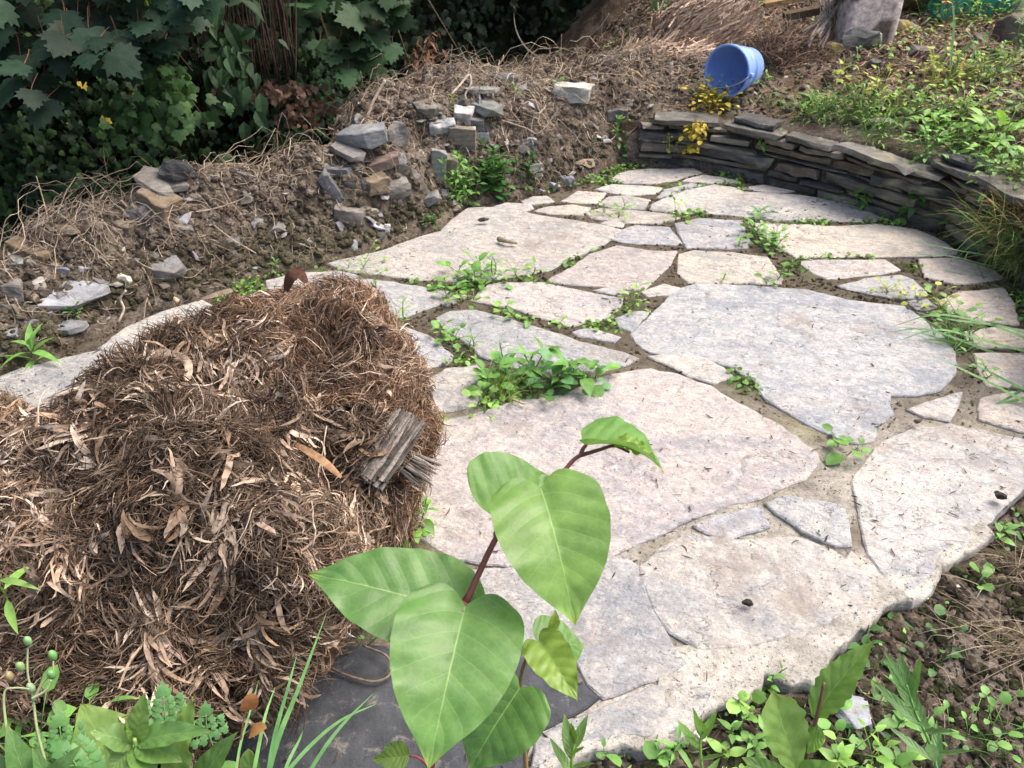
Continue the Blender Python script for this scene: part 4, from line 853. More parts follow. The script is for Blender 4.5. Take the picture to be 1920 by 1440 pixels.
def half(pts): return pts+[(-x, y) for x, y in pts[::-1] if x > 0]
ivy_t = [fan_tpl(half([(0, 0), (.26, -.10), (.42, .04), (.50, .30), (.30, .40), (.34, .62), (.14, .66), (0, 1.0)]), c) for c in (.15, .35)]
syc_t = [fan_tpl(half([(0, 0), (.20, -.06), (.40, -.02), (.38, .10), (.58, .14), (.50, .24), (.66, .42), (.50, .42), (.48, .54), (.36, .46), (.30, .56), (.36, .72), (.24, .74), (.22, .88), (.12, .84), (0, 1.06)]), c) for c in (.03, .10)]
ov_t = [t_[:3] for t_ in (leaf_tpl('ovate', .5, 6, 3, .3, .25), leaf_tpl('ovate', .6, 6, 3, .2, .45))]
lan_t = [t_[:3] for t_ in (leaf_tpl('lance', .26, 6, 3, .3, .3), leaf_tpl('lance', .22, 6, 3, .3, .55))]
rnd_t = [t_[:3] for t_ in (leaf_tpl('round', .85, 6, 5, .1, .2, 0, .03), leaf_tpl('round', .75, 6, 5, .2, .3))]
# ================================================================== HEDGE WITH IVY, TREES
HL = np.array([(-5.5, -.6), (-3.25, 1.55), (-2.2, 2.85), (-1.1, 4.35), (-.2, 5.3), (1.0, 6.0), (2.6, 6.2), (5.5, 6.3), (9, 6)], float)
hl = bez(np.c_[HL, np.zeros(len(HL))], 300)[:, :2]; hc_ = np.concatenate([[0], np.cumsum(np.linalg.norm(np.diff(hl, axis=0), axis=1))]); HT = hc_[-1]
def hsurf(s, z, o):
    x = np.interp(s, hc_, hl[:, 0]); y = np.interp(s, hc_, hl[:, 1]); x2 = np.interp(s+.05, hc_, hl[:, 0]); y2 = np.interp(s+.05, hc_, hl[:, 1])
    t = norm(np.stack([x2-x, y2-y], -1)); n = np.stack([t[..., 1], -t[..., 0]], -1)          # towards the garden
    lean = .30*(z+.4)*(z < .9)+.39*(z >= .9)
    P = np.stack([x, y, z], -1); b = .16*vnoise(P*1.6)+.09*vnoise(P*4.1)
    off = o-lean+b; return np.stack([x+n[..., 0]*off, y+n[..., 1]*off, z], -1), np.stack([n[..., 0], n[..., 1], np.full_like(x, .35)], -1)
ss = np.linspace(0, HT, 150); zs = np.linspace(-.9, 3.2, 30); S_, Z_ = np.meshgrid(ss, zs); Pf, _ = hsurf(S_, Z_, -.07); Pb, _ = hsurf(S_, Z_, -.9)
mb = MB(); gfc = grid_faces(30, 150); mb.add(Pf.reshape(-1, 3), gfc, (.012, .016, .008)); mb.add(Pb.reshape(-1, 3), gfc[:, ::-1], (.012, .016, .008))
tp = np.concatenate([Pf[-1], Pb[-1]]); mb.add(tp, grid_faces(2, 150), (.012, .016, .008))
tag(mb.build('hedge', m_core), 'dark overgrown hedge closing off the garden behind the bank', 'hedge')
def ivy(name, n, s0, s1, z0, z1, size, cols, label, seed, zp=1.):
    rg = np.random.default_rng(seed); s = rg.uniform(s0, s1, n); z = z0+(z1-z0)*rg.random(n)**zp; P, nn = hsurf(s, z, rg.uniform(-.07, .05, n))
    g_ = vnoise(P*3.2)+.5*vnoise(P*8); keep = rg.random(n) < .72+.6*g_; P, nn, g_ = P[keep], nn[keep], g_[keep]; N = len(P)
    Zax = norm(nn+rg.normal(size=(N, 3))*.42); Y = norm(np.array([0, 0, -1.])+rg.normal(size=(N, 3))*.5); Y = norm(Y-(Y*Zax).sum(-1, keepdims=True)*Zax); X = np.cross(Y, Zax)
    cc = np.array(cols)[rg.integers(0, len(cols), N)]*rg.uniform(.6, 1.35, (N, 1))*(1+.35*np.clip(g_, -1, 1)[:, None]); yl = rg.random(N) < .004; cc[yl] = (.45, .36, .05)
    mb = MB(); si = size*rg.uniform(.55, 1.3, N)
    for k in range(2): m_ = np.arange(N) % 2 == k; inst(mb, ivy_t[k], P[m_], X[m_], Y[m_], Zax[m_], si[m_], cc[m_])
    return tag(mb.build(name, m_ivy, smooth=False), label, 'ivy', kind='stuff')
sA, sB = np.interp([-.2], hl[:, 0], hc_)[0], 0
gi = [(.027, .063, .026), (.020, .048, .023), (.05, .108, .035), (.016, .036, .02), (.028, .062, .037)]
ivy('ivy', 36000, .5, sA-.6, -.75, 1.1, .046, gi, 'glossy dark green ivy covering the hedge foot on the left', 21)
ivy('dark_ivy', 14000, sA-.9, HT-2, -.8, 1.6, .062, [(.009, .020, .010), (.007, .016, .009), (.013, .029, .013)], 'shaded ivy and undergrowth in the dark gap beyond the bank', 22)  # leaf colour darkened to put the shade of the gap into it
ivy('upper_hedge_leaves', 6000, .5, HT-2, 1.0, 3.2, .09, gi[:3], 'leaves on the upper part of the overgrown hedge', 23)
# brighter young ivy, fallen brown leaves
def patch(name, label, cat, n, uc, vc, du, dv, d0, size, cols, tpls, mat, seed, kind='stuff'):
    rg = np.random.default_rng(seed); P = []
    for _ in range(n):
        u = uc+rg.normal()*du; v = vc+rg.normal()*dv; P.append((u, v))
    P = np.array([PD(u, v, d0+rg.normal()*.04) for u, v in P]); N = n
    Zax = norm(np.array([.35, -.75, .55])+rg.normal(size=(N, 3))*.4); Y = norm(np.array([0, 0, -1.])+rg.normal(size=(N, 3))*.5); Y = norm(Y-(Y*Zax).sum(-1, keepdims=True)*Zax); X = np.cross(Y, Zax)
    mb = MB(); inst(mb, tpls[0], P, X, Y, Zax, size*rg.uniform(.6, 1.3, N), np.array(cols)[rg.integers(0, len(cols), N)]*rg.uniform(.7, 1.3, (N, 1)))
    return tag(mb.build(name, mat, smooth=False), label, cat, kind=kind)
# sycamore trees behind the hedge; low branches reach in front of it
def syc_tree(name, label, base_, top, rad, crown_pts, n_up, seed, up_c, up_r, lc, lsize, branch_ends):
    rg = np.random.default_rng(seed); root = empty(name, base_); tag(root, label, 'tree', 'sycamore trees growing behind the hedge')
    base_ = np.array(base_, float); top = np.array(top, float)
    tr = bez([base_, base_*.6+top*.4+rg.normal(size=3)*.1, top], 14)
    mb = MB(); tubes(mb, tr, np.linspace(rad, rad*.5, 14), (.09, .075, .06), 10); build_at(mb, 'trunk', m_wood, root)
    mb = MB()
    for be in branch_ends:
        a = tr[rg.integers(7, 12)]; be = np.array(be); mid = (a+be)/2+np.array([0, 0, .25]); p = bez([a, mid, be], 14); tubes(mb, p, np.linspace(rad*.35, .004, 14), (.10, .08, .06), 6)
        for k in range(5):
            q = p[rg.integers(5, 13)]; e = be+rg.normal(size=3)*np.array([.3, .2, .18]); tubes(mb, bez([q, (q+e)/2+np.array([0, 0, .03]), e], 7), np.linspace(.007, .002, 7), (.12, .09, .06), 4)
    for k in range(14):
        a = tr[rg.integers(7, 14)]; e = np.array(up_c)+rg.normal(size=3)*np.array(up_r)*.6; tubes(mb, bez([a, (a+e)/2, e], 8), np.linspace(rad*.3, .006, 8), (.09, .075, .06), 5)
    build_at(mb, 'branches', m_wood, root)
    mb = MB()
    P = np.array(crown_pts); N = len(P)
    Zax = norm(np.array([.1, -.42, .85])+rg.normal(size=(N, 3))*.24); Y = norm(np.array([.25, -.7, -.45])+rg.normal(size=(N, 3))*.42); Y = norm(Y-(Y*Zax).sum(-1, keepdims=True)*Zax); X = np.cross(Y, Zax)
    for k in range(2): m_ = np.arange(N) % 2 == k; inst(mb, syc_t[k], P[m_], X[m_], Y[m_], Zax[m_], lsize*rg.uniform(.7, 1.25, N)[m_], (np.array(lc)*rg.uniform(.5, 1.5, (N, 1)))[m_])
    pet = walk(P, np.tile([0, .6, .5], (N, 1))+rg.normal(size=(N, 3))*.25, .06, 4, .1); tubes(mb, pet, .0011, (.20, .09, .05), 3)
    N = n_up; q = norm(rg.normal(size=(N, 3)))*rg.random((N, 1))**.4; cl = vnoise(q*2.5+seed) > -.45; P = np.array(up_c)+q*np.array(up_r); P = P[cl]; N = len(P)
    X, Y, Zax = frames(N, np.tile([0, 0, 1.], (N, 1)), .6); inst(mb, syc_t[0], P, X, Y, Zax, .2*rg.uniform(.7, 1.3, N), np.array(lc)*rg.uniform(.7, 1.3, (N, 1)))
    build_at(mb, 'crown', m_ivy, root, False)
rg = np.random.default_rng(77)
def region_pts(n, ulo, uhi, vtop, vbot, d0, d1, clump_=None):
    out = []
    while len(out) < n:
        u = rg.uniform(ulo, uhi); vb = np.interp(u, *vbot); v = rg.uniform(vtop, vb); 
        if vnoise(np.array([u/70, v/60, 3.3])) < -.35: continue
        out.append(PD(u, v, rg.uniform(d0, d1)))
    return out
left_pts = region_pts(900, -260, 400, -260, ([-260, 0, 100, 160, 250, 330, 400], [250, 175, 190, 135, 125, 80, 0]), 2.15, 2.95)
mid_pts = region_pts(260, 555, 760, -220, ([555, 600, 640, 690, 720, 760], [20, 40, 95, 110, 60, -10]), 3.2, 3.9)
mid_pts += [PD(u, v, 3.3) for u, v in [(600, 78), (618, 74), (635, 78), (640, 118), (652, 130), (625, 115), (632, 90), (612, 88), (520, 78), (505, 84), (738, 28), (720, 20), (700, 60), (690, 95), (735, 80), (628, -2), (640, 4), (545, 5), (560, 12)]]
syc_tree('sycamore_tree', 'sycamore with broad dark leaves hanging over the ivy at upper left', (-3.4, 3.4, -.5), (-2.7, 2.9, 3.0), .11, left_pts, 900, 31, (-4.2, 3.6, 3.3), (1.6, 1.4, .8), (.018, .041, .025), .085, [PD(60, 60, 2.6), PD(260, 40, 2.6), PD(150, 150, 2.7), PD(330, 30, 2.8), PD(20, 200, 2.4)])
syc_tree('sycamore_tree', 'second sycamore whose lobed leaves hang at the top centre left', (-1.9, 5.2, -.5), (-1.2, 4.6, 3.2), .12, mid_pts, 2200, 32, (-1.6, 5.4, 3.4), (1.8, 1.4, .9), (.027, .062, .027), .098, [PD(640, 20, 3.6), PD(620, 90, 3.4), PD(720, 10, 3.6), PD(560, -20, 3.5)])
syc_tree('sycamore_tree', 'unseen third tree added to shade the dark gap beyond the bank', (.9, 7.4, -.4), (.8, 6.8, 3.2), .14, [PD(u, -160, 5) for u in range(800, 1300, 40)], 3600, 33, (-.2, 6.6, 3.2), (2.2, 1.5, .9), (.04, .10, .045), .15, [PD(900, -200, 5.2), PD(1150, -180, 5.4)])  # tree out of view, added so that its crown shades the gap
patch('young_ivy', 'bright young ivy leaves on the left', 'ivy', 70, 315, 165, 26, 20, 2.62, .042, [(.065, .14, .042), (.05, .11, .035)], ivy_t, m_ivy, 41)
patch('young_ivy', 'paler ivy leaves spreading at the middle of the left ivy', 'ivy', 95, 300, 215, 60, 26, 2.60, .046, [(.045, .10, .033), (.035, .078, .03)], ivy_t, m_ivy, 42)
patch('fallen_leaves', 'reddish brown fallen leaves lying on the hedge foot', 'leaves', 170, 512, 172, 42, 9, 3.42, .032, [(.19, .125, .09), (.13, .085, .065), (.24, .165, .12)], ivy_t, m_fibre, 43)
patch('fallen_leaves', 'brown leaves trailing down the ivy to the bank crest', 'leaves', 90, 575, 205, 36, 18, 3.45, .03, [(.16, .10, .07), (.14, .08, .06), (.26, .14, .09)], ivy_t, m_fibre, 44)
patch('dead_bracken', 'dead brown bracken hanging in the ivy near the bank crest', 'bracken', 260, 800, 135, 14, 30, 4.1, .05, [(.13, .07, .045), (.20, .11, .07)], lan_t, m_fibre, 45)
patch('bramble_leaves', 'pointed bramble leaves between the sycamore and the brown stalks', 'bramble', 75, 425, 110, 32, 55, 2.95, .085, [(.03, .068, .03), (.024, .054, .027)], ov_t, m_ivy, 46)
patch('painted_sun_leaves', 'bright green leaves seen through the gap at the upper left', 'leaves', 26, 282, 12, 18, 10, 2.5, .05, [(.22, .34, .06)], ov_t, m_ivy, 47)  # light in the gap is put into a brighter leaf colour
# thin brown stalks of a dead thicket
N = 110; rg2 = np.random.default_rng(3); P = np.array([PD(rg2.uniform(375, 560), rg2.uniform(120, 165), rg2.uniform(3.1, 3.5)) for _ in range(N)])
mb = MB(); tubes(mb, walk(P, np.tile([0, .05, 1.], (N, 1))+rg2.normal(size=(N, 3))*.08, rg2.uniform(.7, 1.3, N), 12, .03), rg2.uniform(.0012, .0035, N)[:, None], np.array([(.065, .045, .035)])*rg2.uniform(.5, 1.3, (N, 1)), 4)
tag(mb.build('thicket_stalks', m_twig), 'upright thin brown stalks of a thicket behind the fallen leaves', 'thicket', kind='stuff')
def wand(name, label, pts, r0, r1, col=(.42, .34, .26), cat='twig', n=20, mat=None, group=None):
    p = bez(pts, n); mb = MB(); tubes(mb, p, np.linspace(r0, r1, n), col, 6); return tag(mb.build(name, mat or m_twig), label, cat, group)
def E(u, v, d): return PD(u, v, d)
g1 = G(1025, 118); d1 = g1[1]*cs-(g1[2]-H)*sn
wand('long_stalk', 'long pale curved stalk rising from the bank crest at the top', [g1, E(985, 88, d1), E(966, 50, d1), E(964, 0, d1), E(966, -40, d1)], .006, .003)
def wandG(name, label, uvs, r0, r1, col=(.42, .34, .26), **k):
    g_ = G(*uvs[0]); d = (g_[1])*cs+(H-g_[2])*sn; return wand(name, label, [g_]+[E(u, v, d-.01*i) for i, (u, v) in enumerate(uvs[1:])], r0, r1, col, **k)
wandG('pale_stick', 'straight pale stick standing on the bank crest before the ivy', [(688, 222), (700, 190), (722, 150)], .006, .005)
wandG('crooked_stalk', 'crooked pale stalk bending over the bank crest', [(885, 205), (872, 180), (882, 160), (880, 140), (862, 160), (845, 178)], .004, .004, (.5, .43, .36))
wandG('thin_stick', 'short upright stick on the far bank crest', [(1051, 112), (1052, 90), (1053, 64)], .0035, .002, (.35, .27, .2))
wandG('thin_stick', 'thin upright dark twig beyond the far bank crest', [(1125, 98), (1128, 60), (1130, 20)], .003, .0015, (.12, .09, .07))
wandG('bent_twig', 'bent twig at the left of the straw heap', [(1232, 120), (1222, 90), (1218, 55)], .003, .0015, (.35, .24, .17))
wandG('dry_twig', 'dry twig crossing the left bank below the crest', [(345, 400), (400, 392), (450, 375), (470, 362)], .0028, .002, (.42, .34, .26))
wandG('dry_twig', 'dry twig running down the bank face to the paving', [(380, 405), (430, 445), (480, 475)], .0025, .002, (.38, .30, .23))
wandG('long_root', 'thin root hanging over the bank near the hollow', [(930, 222), (985, 240), (1010, 250), (1040, 215), (1052, 200)], .0028, .002, (.36, .29, .23))
wandG('bank_stick', 'leaning stick in the stalks on the bank crest', [(585, 240), (595, 215), (605, 200)], .004, .003, (.45, .38, .31))
wandG('seed_stalk', 'thin stalk with a dry brown bud at the left ivy', [(92, 425), (84, 385), (68, 330)], .0018, .0015, (.36, .28, .18))
wandG('split_stalk', 'pale split stalk lying below the bank on the left', [(335, 566), (300, 548), (262, 532)], .008, .012, (.55, .45, .28))
wandG('split_stalk', 'second half of the split stalk with a dark underside', [(330, 570), (285, 560), (255, 540)], .005, .006, (.32, .24, .15))
wandG('forked_root', 'forked pale root dangling below the white stump of root', [(222, 605), (232, 580), (226, 560), (236, 545)], .0035, .003, (.55, .46, .38))
# ================================================================== BUCKET
bk = empty('bucket'); tag(bk, 'empty blue plastic bucket lying on its side on the terrace', 'bucket')
gb = G(1372, 176); db = gb[1]*cs+(H-gb[2])*sn
def lathe(profile, k=48):
    a = np.arange(k)*2*math.pi/k; P = np.array([[(r_*math.cos(t), r_*math.sin(t), z_) for t in a] for r_, z_ in profile]).reshape(-1, 3); return P, grid_faces(len(profile), k, True)
rb, r1_, hb_ = .076, .100, .17
bc = PD(1362, 134, db-.10)
viewd = norm(bc-np.array([0, 0, H])); axb = norm(np.array([.70, .70, -.05]))   # rim -> base
Zb = axb; Xb = norm(np.cross([0, 0, 1.], Zb)); Yb = np.cross(Zb, Xb); Rb = np.stack([Xb, Yb, Zb], 1); bk.location = bc
BLU = (.22, .36, .76)
pf = [(r1_-.003, .002), (r1_-.004, .03), (rb-.003, hb_-.005), (.0005, hb_-.005), (.0005, hb_), (rb, hb_), (r1_-.013, .10), (r1_-.010, .099), (r1_-.0095, .092), (r1_-.012, .091), (r1_-.004, .045), (r1_-.001, .044), (r1_+.002, .034), (r1_+.002, .028), (r1_+.001, .022), (r1_+.003, .012), (r1_+.006, .010), (r1_+.006, 0), (r1_, -.002), (r1_-.003, .002)]
m_plastic = M_attr('blue_plastic', .38, 30, (.92, .92, .92), (1.06, 1.06, 1.06), .08, .002, .45)
P_, f_ = lathe(pf); mb = MB(); mb.add(P_@Rb.T+bc, f_, BLU); build_at(mb, 'bucket_body', m_plastic, bk)
an = np.linspace(0, math.pi, 24); hp = np.stack([np.cos(an)*(r1_+.010), np.sin(an)*.05-.0*an, -.01-np.sin(an)*.085], -1); hp = hp*np.array([1, -1, 1])
mb = MB(); tubes(mb, hp@Rb.T+bc, np.full(24, .0022), (.10, .12, .16), 6); build_at(mb, 'handle', m_plastic, bk)
mb = MB()
for sx in (-1, 1): co, f = hull_rock(.02, .02, .02, 4, 'block', 0, .1); mb.add((co+np.array([sx*(r1_+.006), 0, .016]))@Rb.T+bc, f, BLU)
build_at(mb, 'handle_lug', m_plastic, bk)

# ================================================================== STUMP, PLANKS, CRATE, STRAW
g_ = G(1620, 88); ds = g_[1]*cs+(H-g_[2])*sn; st = empty('tree_stump', g_); tag(st, 'upright pinkish grey log stump carrying a plank at the top right', 'tree stump')
wpx = 118*ds/F; hs_ = .30; k = 40; a = np.arange(k)*2*math.pi/k; rows = 14; V = []
for i in range(rows):
    z_ = i/(rows-1)*hs_-.03; rr = wpx/2*(.96+.07*math.exp(-i/1.6))
    rr = rr*(1+.05*fbm(np.stack([np.cos(a)*1.5, np.sin(a)*1.5, np.full(k, i*.15)], -1), 3)); rr = rr*(1/np.maximum(np.abs(np.cos(a)), np.abs(np.sin(a))))**.92*.86; V.append(np.stack([rr*np.cos(a), rr*np.sin(a)*.9, np.full(k, z_)], -1))
V.append(np.stack([.001*np.cos(a), .001*np.sin(a), np.full(k, hs_-.028)], -1)); V = np.concatenate(V)+g_+np.array([0, .08, 0])
mb = MB(); cst = np.array([.66, .55, .51])*(1+.35*fbm(V*np.array([22, 22, 6]), 4)[:, None]); bk_ = (fbm(V*9+4, 3)[:, None] > .25); cst = np.where(bk_, np.array([.14, .11, .09]), cst); mb.add(V, grid_faces(rows+1, k, True), np.clip(cst, .02, .7)); build_at(mb, 'trunk', m_wood, st)
def plank(name, label, A, B, wd, th, col, seed=1):
    A, B = np.array(A), np.array(B); L = np.linalg.norm(B-A); ax = norm(B-A); si = norm(np.cross(ax, [0, 0, 1.])); up = np.cross(si, ax); n = 14
    V = []; 
    for i in range(n):
        c = A+ax*L*i/(n-1)
        for (s_, u_) in ((-1, -1), (-.94, 1), (.94, 1), (1, -1)):
            V.append(c+si*s_*wd/2*(1+.02*rnd.uniform(-1, 1))+up*u_*th/2)
    V = np.array(V); f = grid_faces(n, 4, True); cap = np.array([[3, 2, 1, 0], [(n-1)*4, (n-1)*4+1, (n-1)*4+2, (n-1)*4+3]])
    mb = MB(); mb.add(V, [f, cap], col); return tag(mb.build(name, m_wood, smooth=False), label, 'plank')
topz = g_[2]+hs_-.03
plank('wooden_plank', 'sawn plank lying on top of the log stump', [g_[0]-.16, g_[1]+.02, topz+.022], [g_[0]+.11, g_[1]+.04, topz+.022], .12, .03, (.42, .31, .20))
plank('wooden_plank', 'upper brown plank crossing the greenery left of the stump', PD(1432, 9, ds+.25), PD(1600, -22, ds+.2), .07, .022, (.30, .20, .10))
plank('wooden_plank', 'dark lower plank leading to the left side of the stump', PD(1470, 31, ds+.15), PD(1580, 10, ds+.1), .07, .03, (.10, .075, .05))
mb = MB(); rg = np.random.default_rng(8); N = 46
for q in range(N):
    u0, v0 = rg.uniform(1500, 1545), rg.uniform(60, 95); tubes(mb, bez([PD(u0, v0, ds+rg.uniform(-.15, .1)), PD((u0+1575)/2+rg.normal()*6, (v0+5)/2, ds+.0), PD(1560+rg.uniform(-25, 25), rg.uniform(-12, 14), ds+rg.uniform(-.05, .1))], 8), rg.uniform(.003, .009)*np.linspace(1, .5, 8), np.array((.24, .20, .17))*rg.uniform(.4, 1.5), 5)
tag(mb.build('brushwood', m_twig), 'heap of grey brushwood leaning on the left side of the stump', 'brushwood')
# crate
cr = empty('plastic_crate', (0, 0, 0)); tag(cr, 'green plastic crate with slotted sides at the top right', 'crate'); gc = G(1830, 34); dc = gc[1]*cs+(H-gc[2])*sn
pL, pR = PD(1756, 30, dc), PD(1893, 24, dc); cw = np.linalg.norm(pR-pL); c0 = (pL+pR)/2; cr.location = tuple(c0); ch = .26; cd_ = .26
def bxs(mb, lo, hi, col):
    lo, hi = np.array(lo, float), np.array(hi, float); V = np.array([[(lo, hi)[i][0], (lo, hi)[j][1], (lo, hi)[k][2]] for i in (0, 1) for j in (0, 1) for k in (0, 1)]); mb.add(V, np.array([[0, 1, 3, 2], [4, 6, 7, 5], [0, 4, 5, 1], [2, 3, 7, 6], [0, 2, 6, 4], [1, 5, 7, 3]]), col)
GR = (.03, .25, .19)
def crate_side(nm, A, B, y0):
    mb = MB()
    return mb
for nm, y0 in (('front_panel', 0), ('back_panel', cd_)):
    mb = MB()
    for z_ in (0, .075, .15, .235): bxs(mb, c0+(-cw/2, y0, z_-.02), c0+(cw/2, y0+.012, z_+.008), GR)
    for x_ in np.linspace(-cw/2+.013, cw/2-.033, 9): bxs(mb, c0+(x_, y0-.002, -.022), c0+(x_+.020, y0+.014, .245), GR)
    build_at(mb, nm, m_plastic, cr, False)
for sx in (-1, 1):
    mb = MB(); x_ = sx*(cw/2)
    for z_ in (0, .075, .15, .235): bxs(mb, c0+(x_-.006, .016, z_-.02), c0+(x_+.006, cd_-.004, z_+.008), GR)
    for y_ in np.linspace(.04, cd_-.06, 4): bxs(mb, c0+(x_-.008, y_, -.022), c0+(x_+.008, y_+.02, .245), GR)
    build_at(mb, 'end_panel', m_plastic, cr, False)
mb = MB(); bxs(mb, c0+(-cw/2+.008, .016, -.018), c0+(cw/2-.008, cd_-.004, -.008), GR); build_at(mb, 'crate_floor', m_plastic, cr, False)
def mound(name, label, cat, c, rx, ry, rz, n, L, w_, cols, dirv, dj, core, seed, rib=True, curl=.08, S=6, extra=None):
    rg = np.random.default_rng(seed); root = empty(name, tuple(c)); tag(root, label, cat)
    co, f = ico(4, seed, 1, .12); co = co*2*np.array([rx, ry, rz])*.92; mb = MB(); mb.add(co+c, f, core); build_at(mb, 'mound_core', m_core, root)
    d = norm(rg.normal(size=(n, 3))); d[:, 2] = np.abs(d[:, 2])*.9-.1; d = norm(d); P = c+d*np.array([rx, ry, rz])*rg.uniform(.9, 1.08, (n, 1)); nrm_ = norm(d/np.array([rx, ry, rz]))
    D = norm(np.array(dirv)+rg.normal(size=(n, 3))*dj); D = D-(D*nrm_).sum(-1, keepdims=True)*nrm_*.8; D = norm(D); Ls = L*rg.uniform(.4, 1.2, n)
    pth = walk(P-D*Ls[:, None]*.5, D, Ls, S, curl, .02, rg); cc = np.array(cols)[rg.integers(0, len(cols), n)]*rg.uniform(.6, 1.3, (n, 1)); mb = MB()
    if rib: ribbons(mb, pth, (w_*rg.uniform(.5, 1.5, n))[:, None]*np.ones((1, S)), cc, ref=norm(nrm_+rg.normal(size=(n, 3))*.5)[:, None])
    else: tubes(mb, pth, (w_*rg.uniform(.5, 1.5, n))[:, None]*np.linspace(1, .5, S)[None], cc, 3)
    o = build_at(mb, 'stalks', m_fibre, root); o['kind'] = 'stuff'
gs = G(1325, 125); mound('straw_heap', 'heap of pale dry straw stalks piled behind the blue bucket', 'straw heap', gs+np.array([.04, .42, .02]), .20, .15, .22, 2000, .26, .006, [(.52, .40, .31), (.42, .31, .23), (.60, .49, .39), (.30, .21, .155)], (.75, .1, .65), .22, (.10, .07, .05), 51)
gs2 = G(1250, 128); mound('straw_heap', 'low spread of flattened straw left of the blue bucket', 'straw heap', gs2+np.array([.06, .22, -.03]), .24, .14, .08, 1100, .24, .005, [(.46, .36, .28), (.36, .26, .19), (.54, .44, .35)], (.9, .2, .1), .35, (.12, .085, .06), 52)
gs3 = G(1490, 125); mound('root_heap', 'low dark heap of tangled fine roots behind the bucket', 'root heap', gs3+np.array([-.02, .08, -.02]), .20, .12, .13, 2600, .14, .0016, [(.22, .15, .11), (.15, .10, .08), (.32, .24, .18), (.10, .075, .06)], (1, 0, .1), .8, (.055, .04, .03), 53, rib=False, curl=.3)
# ================================================================== WEEDS
LEAFC = {'mid': (.16, .34, .085), 'bright': (.24, .44, .10), 'dark': (.07, .18, .05), 'yel': (.38, .46, .10), 'blue': (.13, .30, .13), 'gold': (.52, .42, .06)}
def weed(name, label, p, n=14, size=.04, h=.05, spread=.04, tpl='ov', col='mid', seed=0, stem=.0012, group=None, elev=(.2, .9), nst=1, cat='weed', mat=None, bunch=False, drooping=0):
    rg = np.random.default_rng(seed+1000); root_p = np.array(p, float); mb = MB(); tp = {'ov': ov_t, 'lan': lan_t, 'rnd': rnd_t, 'ivy': ivy_t, 'mix': ov_t+lan_t+rnd_t}[tpl]
    base_c = np.array(LEAFC[col] if isinstance(col, str) else col)
    for s in range(nst):
        o2 = np.array([*(rg.normal(size=2)*spread*.6*(nst > 1)), 0]); hh = h*rg.uniform(.6, 1.15); tilt = rg.normal(size=3)*.2; tip = root_p+o2+np.array([tilt[0]*hh, tilt[1]*hh, hh]); pp = bez([root_p+o2*.5-np.array([0, 0, .015]), (root_p+o2*.8+tip)/2+rg.normal(size=3)*.1*hh, tip], 6)
        tubes(mb, pp, np.linspace(stem*1.5, stem, 6), base_c*np.array([.9, .8, .8]), 4)
        m = max(2, n//nst); k = np.arange(m); t = (k+.6)/m; az = k*2.4+rg.uniform(0, 6); el = elev[0]+(elev[1]-elev[0])*t+rg.normal(size=m)*.15
        i = np.clip((t*5).astype(int), 0, 5); A = pp[i]; dr = np.stack([np.cos(az)*np.cos(el), np.sin(az)*np.cos(el), np.sin(el)], -1)
        pl = spread*(.25 if h > spread*1.2 else 1.0)*rg.uniform(.4, 1.1, m)[:, None]
        B = A+dr*pl
        tubes(mb, np.stack([A, A+dr*pl*.5+np.array([0, 0, .002]), B], 1), stem*.7, np.tile(base_c*.9, (m, 1)), 3)
        Y = norm(dr+np.array([0, 0, -.25-drooping])); Zx = norm(np.array([0, 0, 1.])-Y*Y[:, 2:3]+rg.normal(size=(m, 3))*.15); Zx = norm(Zx-(Zx*Y).sum(-1, keepdims=True)*Y); X = np.cross(Y, Zx)
        sz = size*rg.uniform(.55, 1.2, m)*(1-.35*t*(h > spread)); cc = base_c*rg.uniform(.75, 1.25, (m, 1))*np.array([1, 1, 1])
        for q in range(len(tp)):
            m_ = (np.arange(m)+s) % len(tp) == q
            if m_.any(): inst(mb, tp[q], B[m_], X[m_], Y[m_], Zx[m_], sz[m_], cc[m_])
    o = mb.build(name, mat or m_leaf, origin=root_p); return tag(o, label, cat, group)
def grass(name, label, p, n, L, wd, cols, dirv=(0, 0, 1.), dj=.4, spread=.03, seed=0, grav=.12, group=None, cat='grass', S=9):
    rg = np.random.default_rng(seed+500); p = np.array(p, float); P = p+np.c_[rg.normal(size=(n, 2))*spread, np.zeros(n)]; D = norm(np.array(dirv)+rg.normal(size=(n, 3))*dj); D[:, 2] = np.abs(D[:, 2])
    pth = walk(P, D, L*rg.uniform(.5, 1.2, n), S, .04, grav, rg); mb = MB(); tt = np.linspace(0, 1, S); w_ = (wd*rg.uniform(.6, 1.3, n))[:, None]*((1-tt**2.2)*.9+.08)[None]
    cc = np.array(cols)[rg.integers(0, len(cols), n)]*rg.uniform(.75, 1.25, (n, 1)); side = rg.normal(size=(n, 1, 3)); ribbons(mb, pth, w_, cc, ref=norm(side)); return tag(mb.build(name, m_leaf, origin=p), label, cat, group)
Z0 = .0
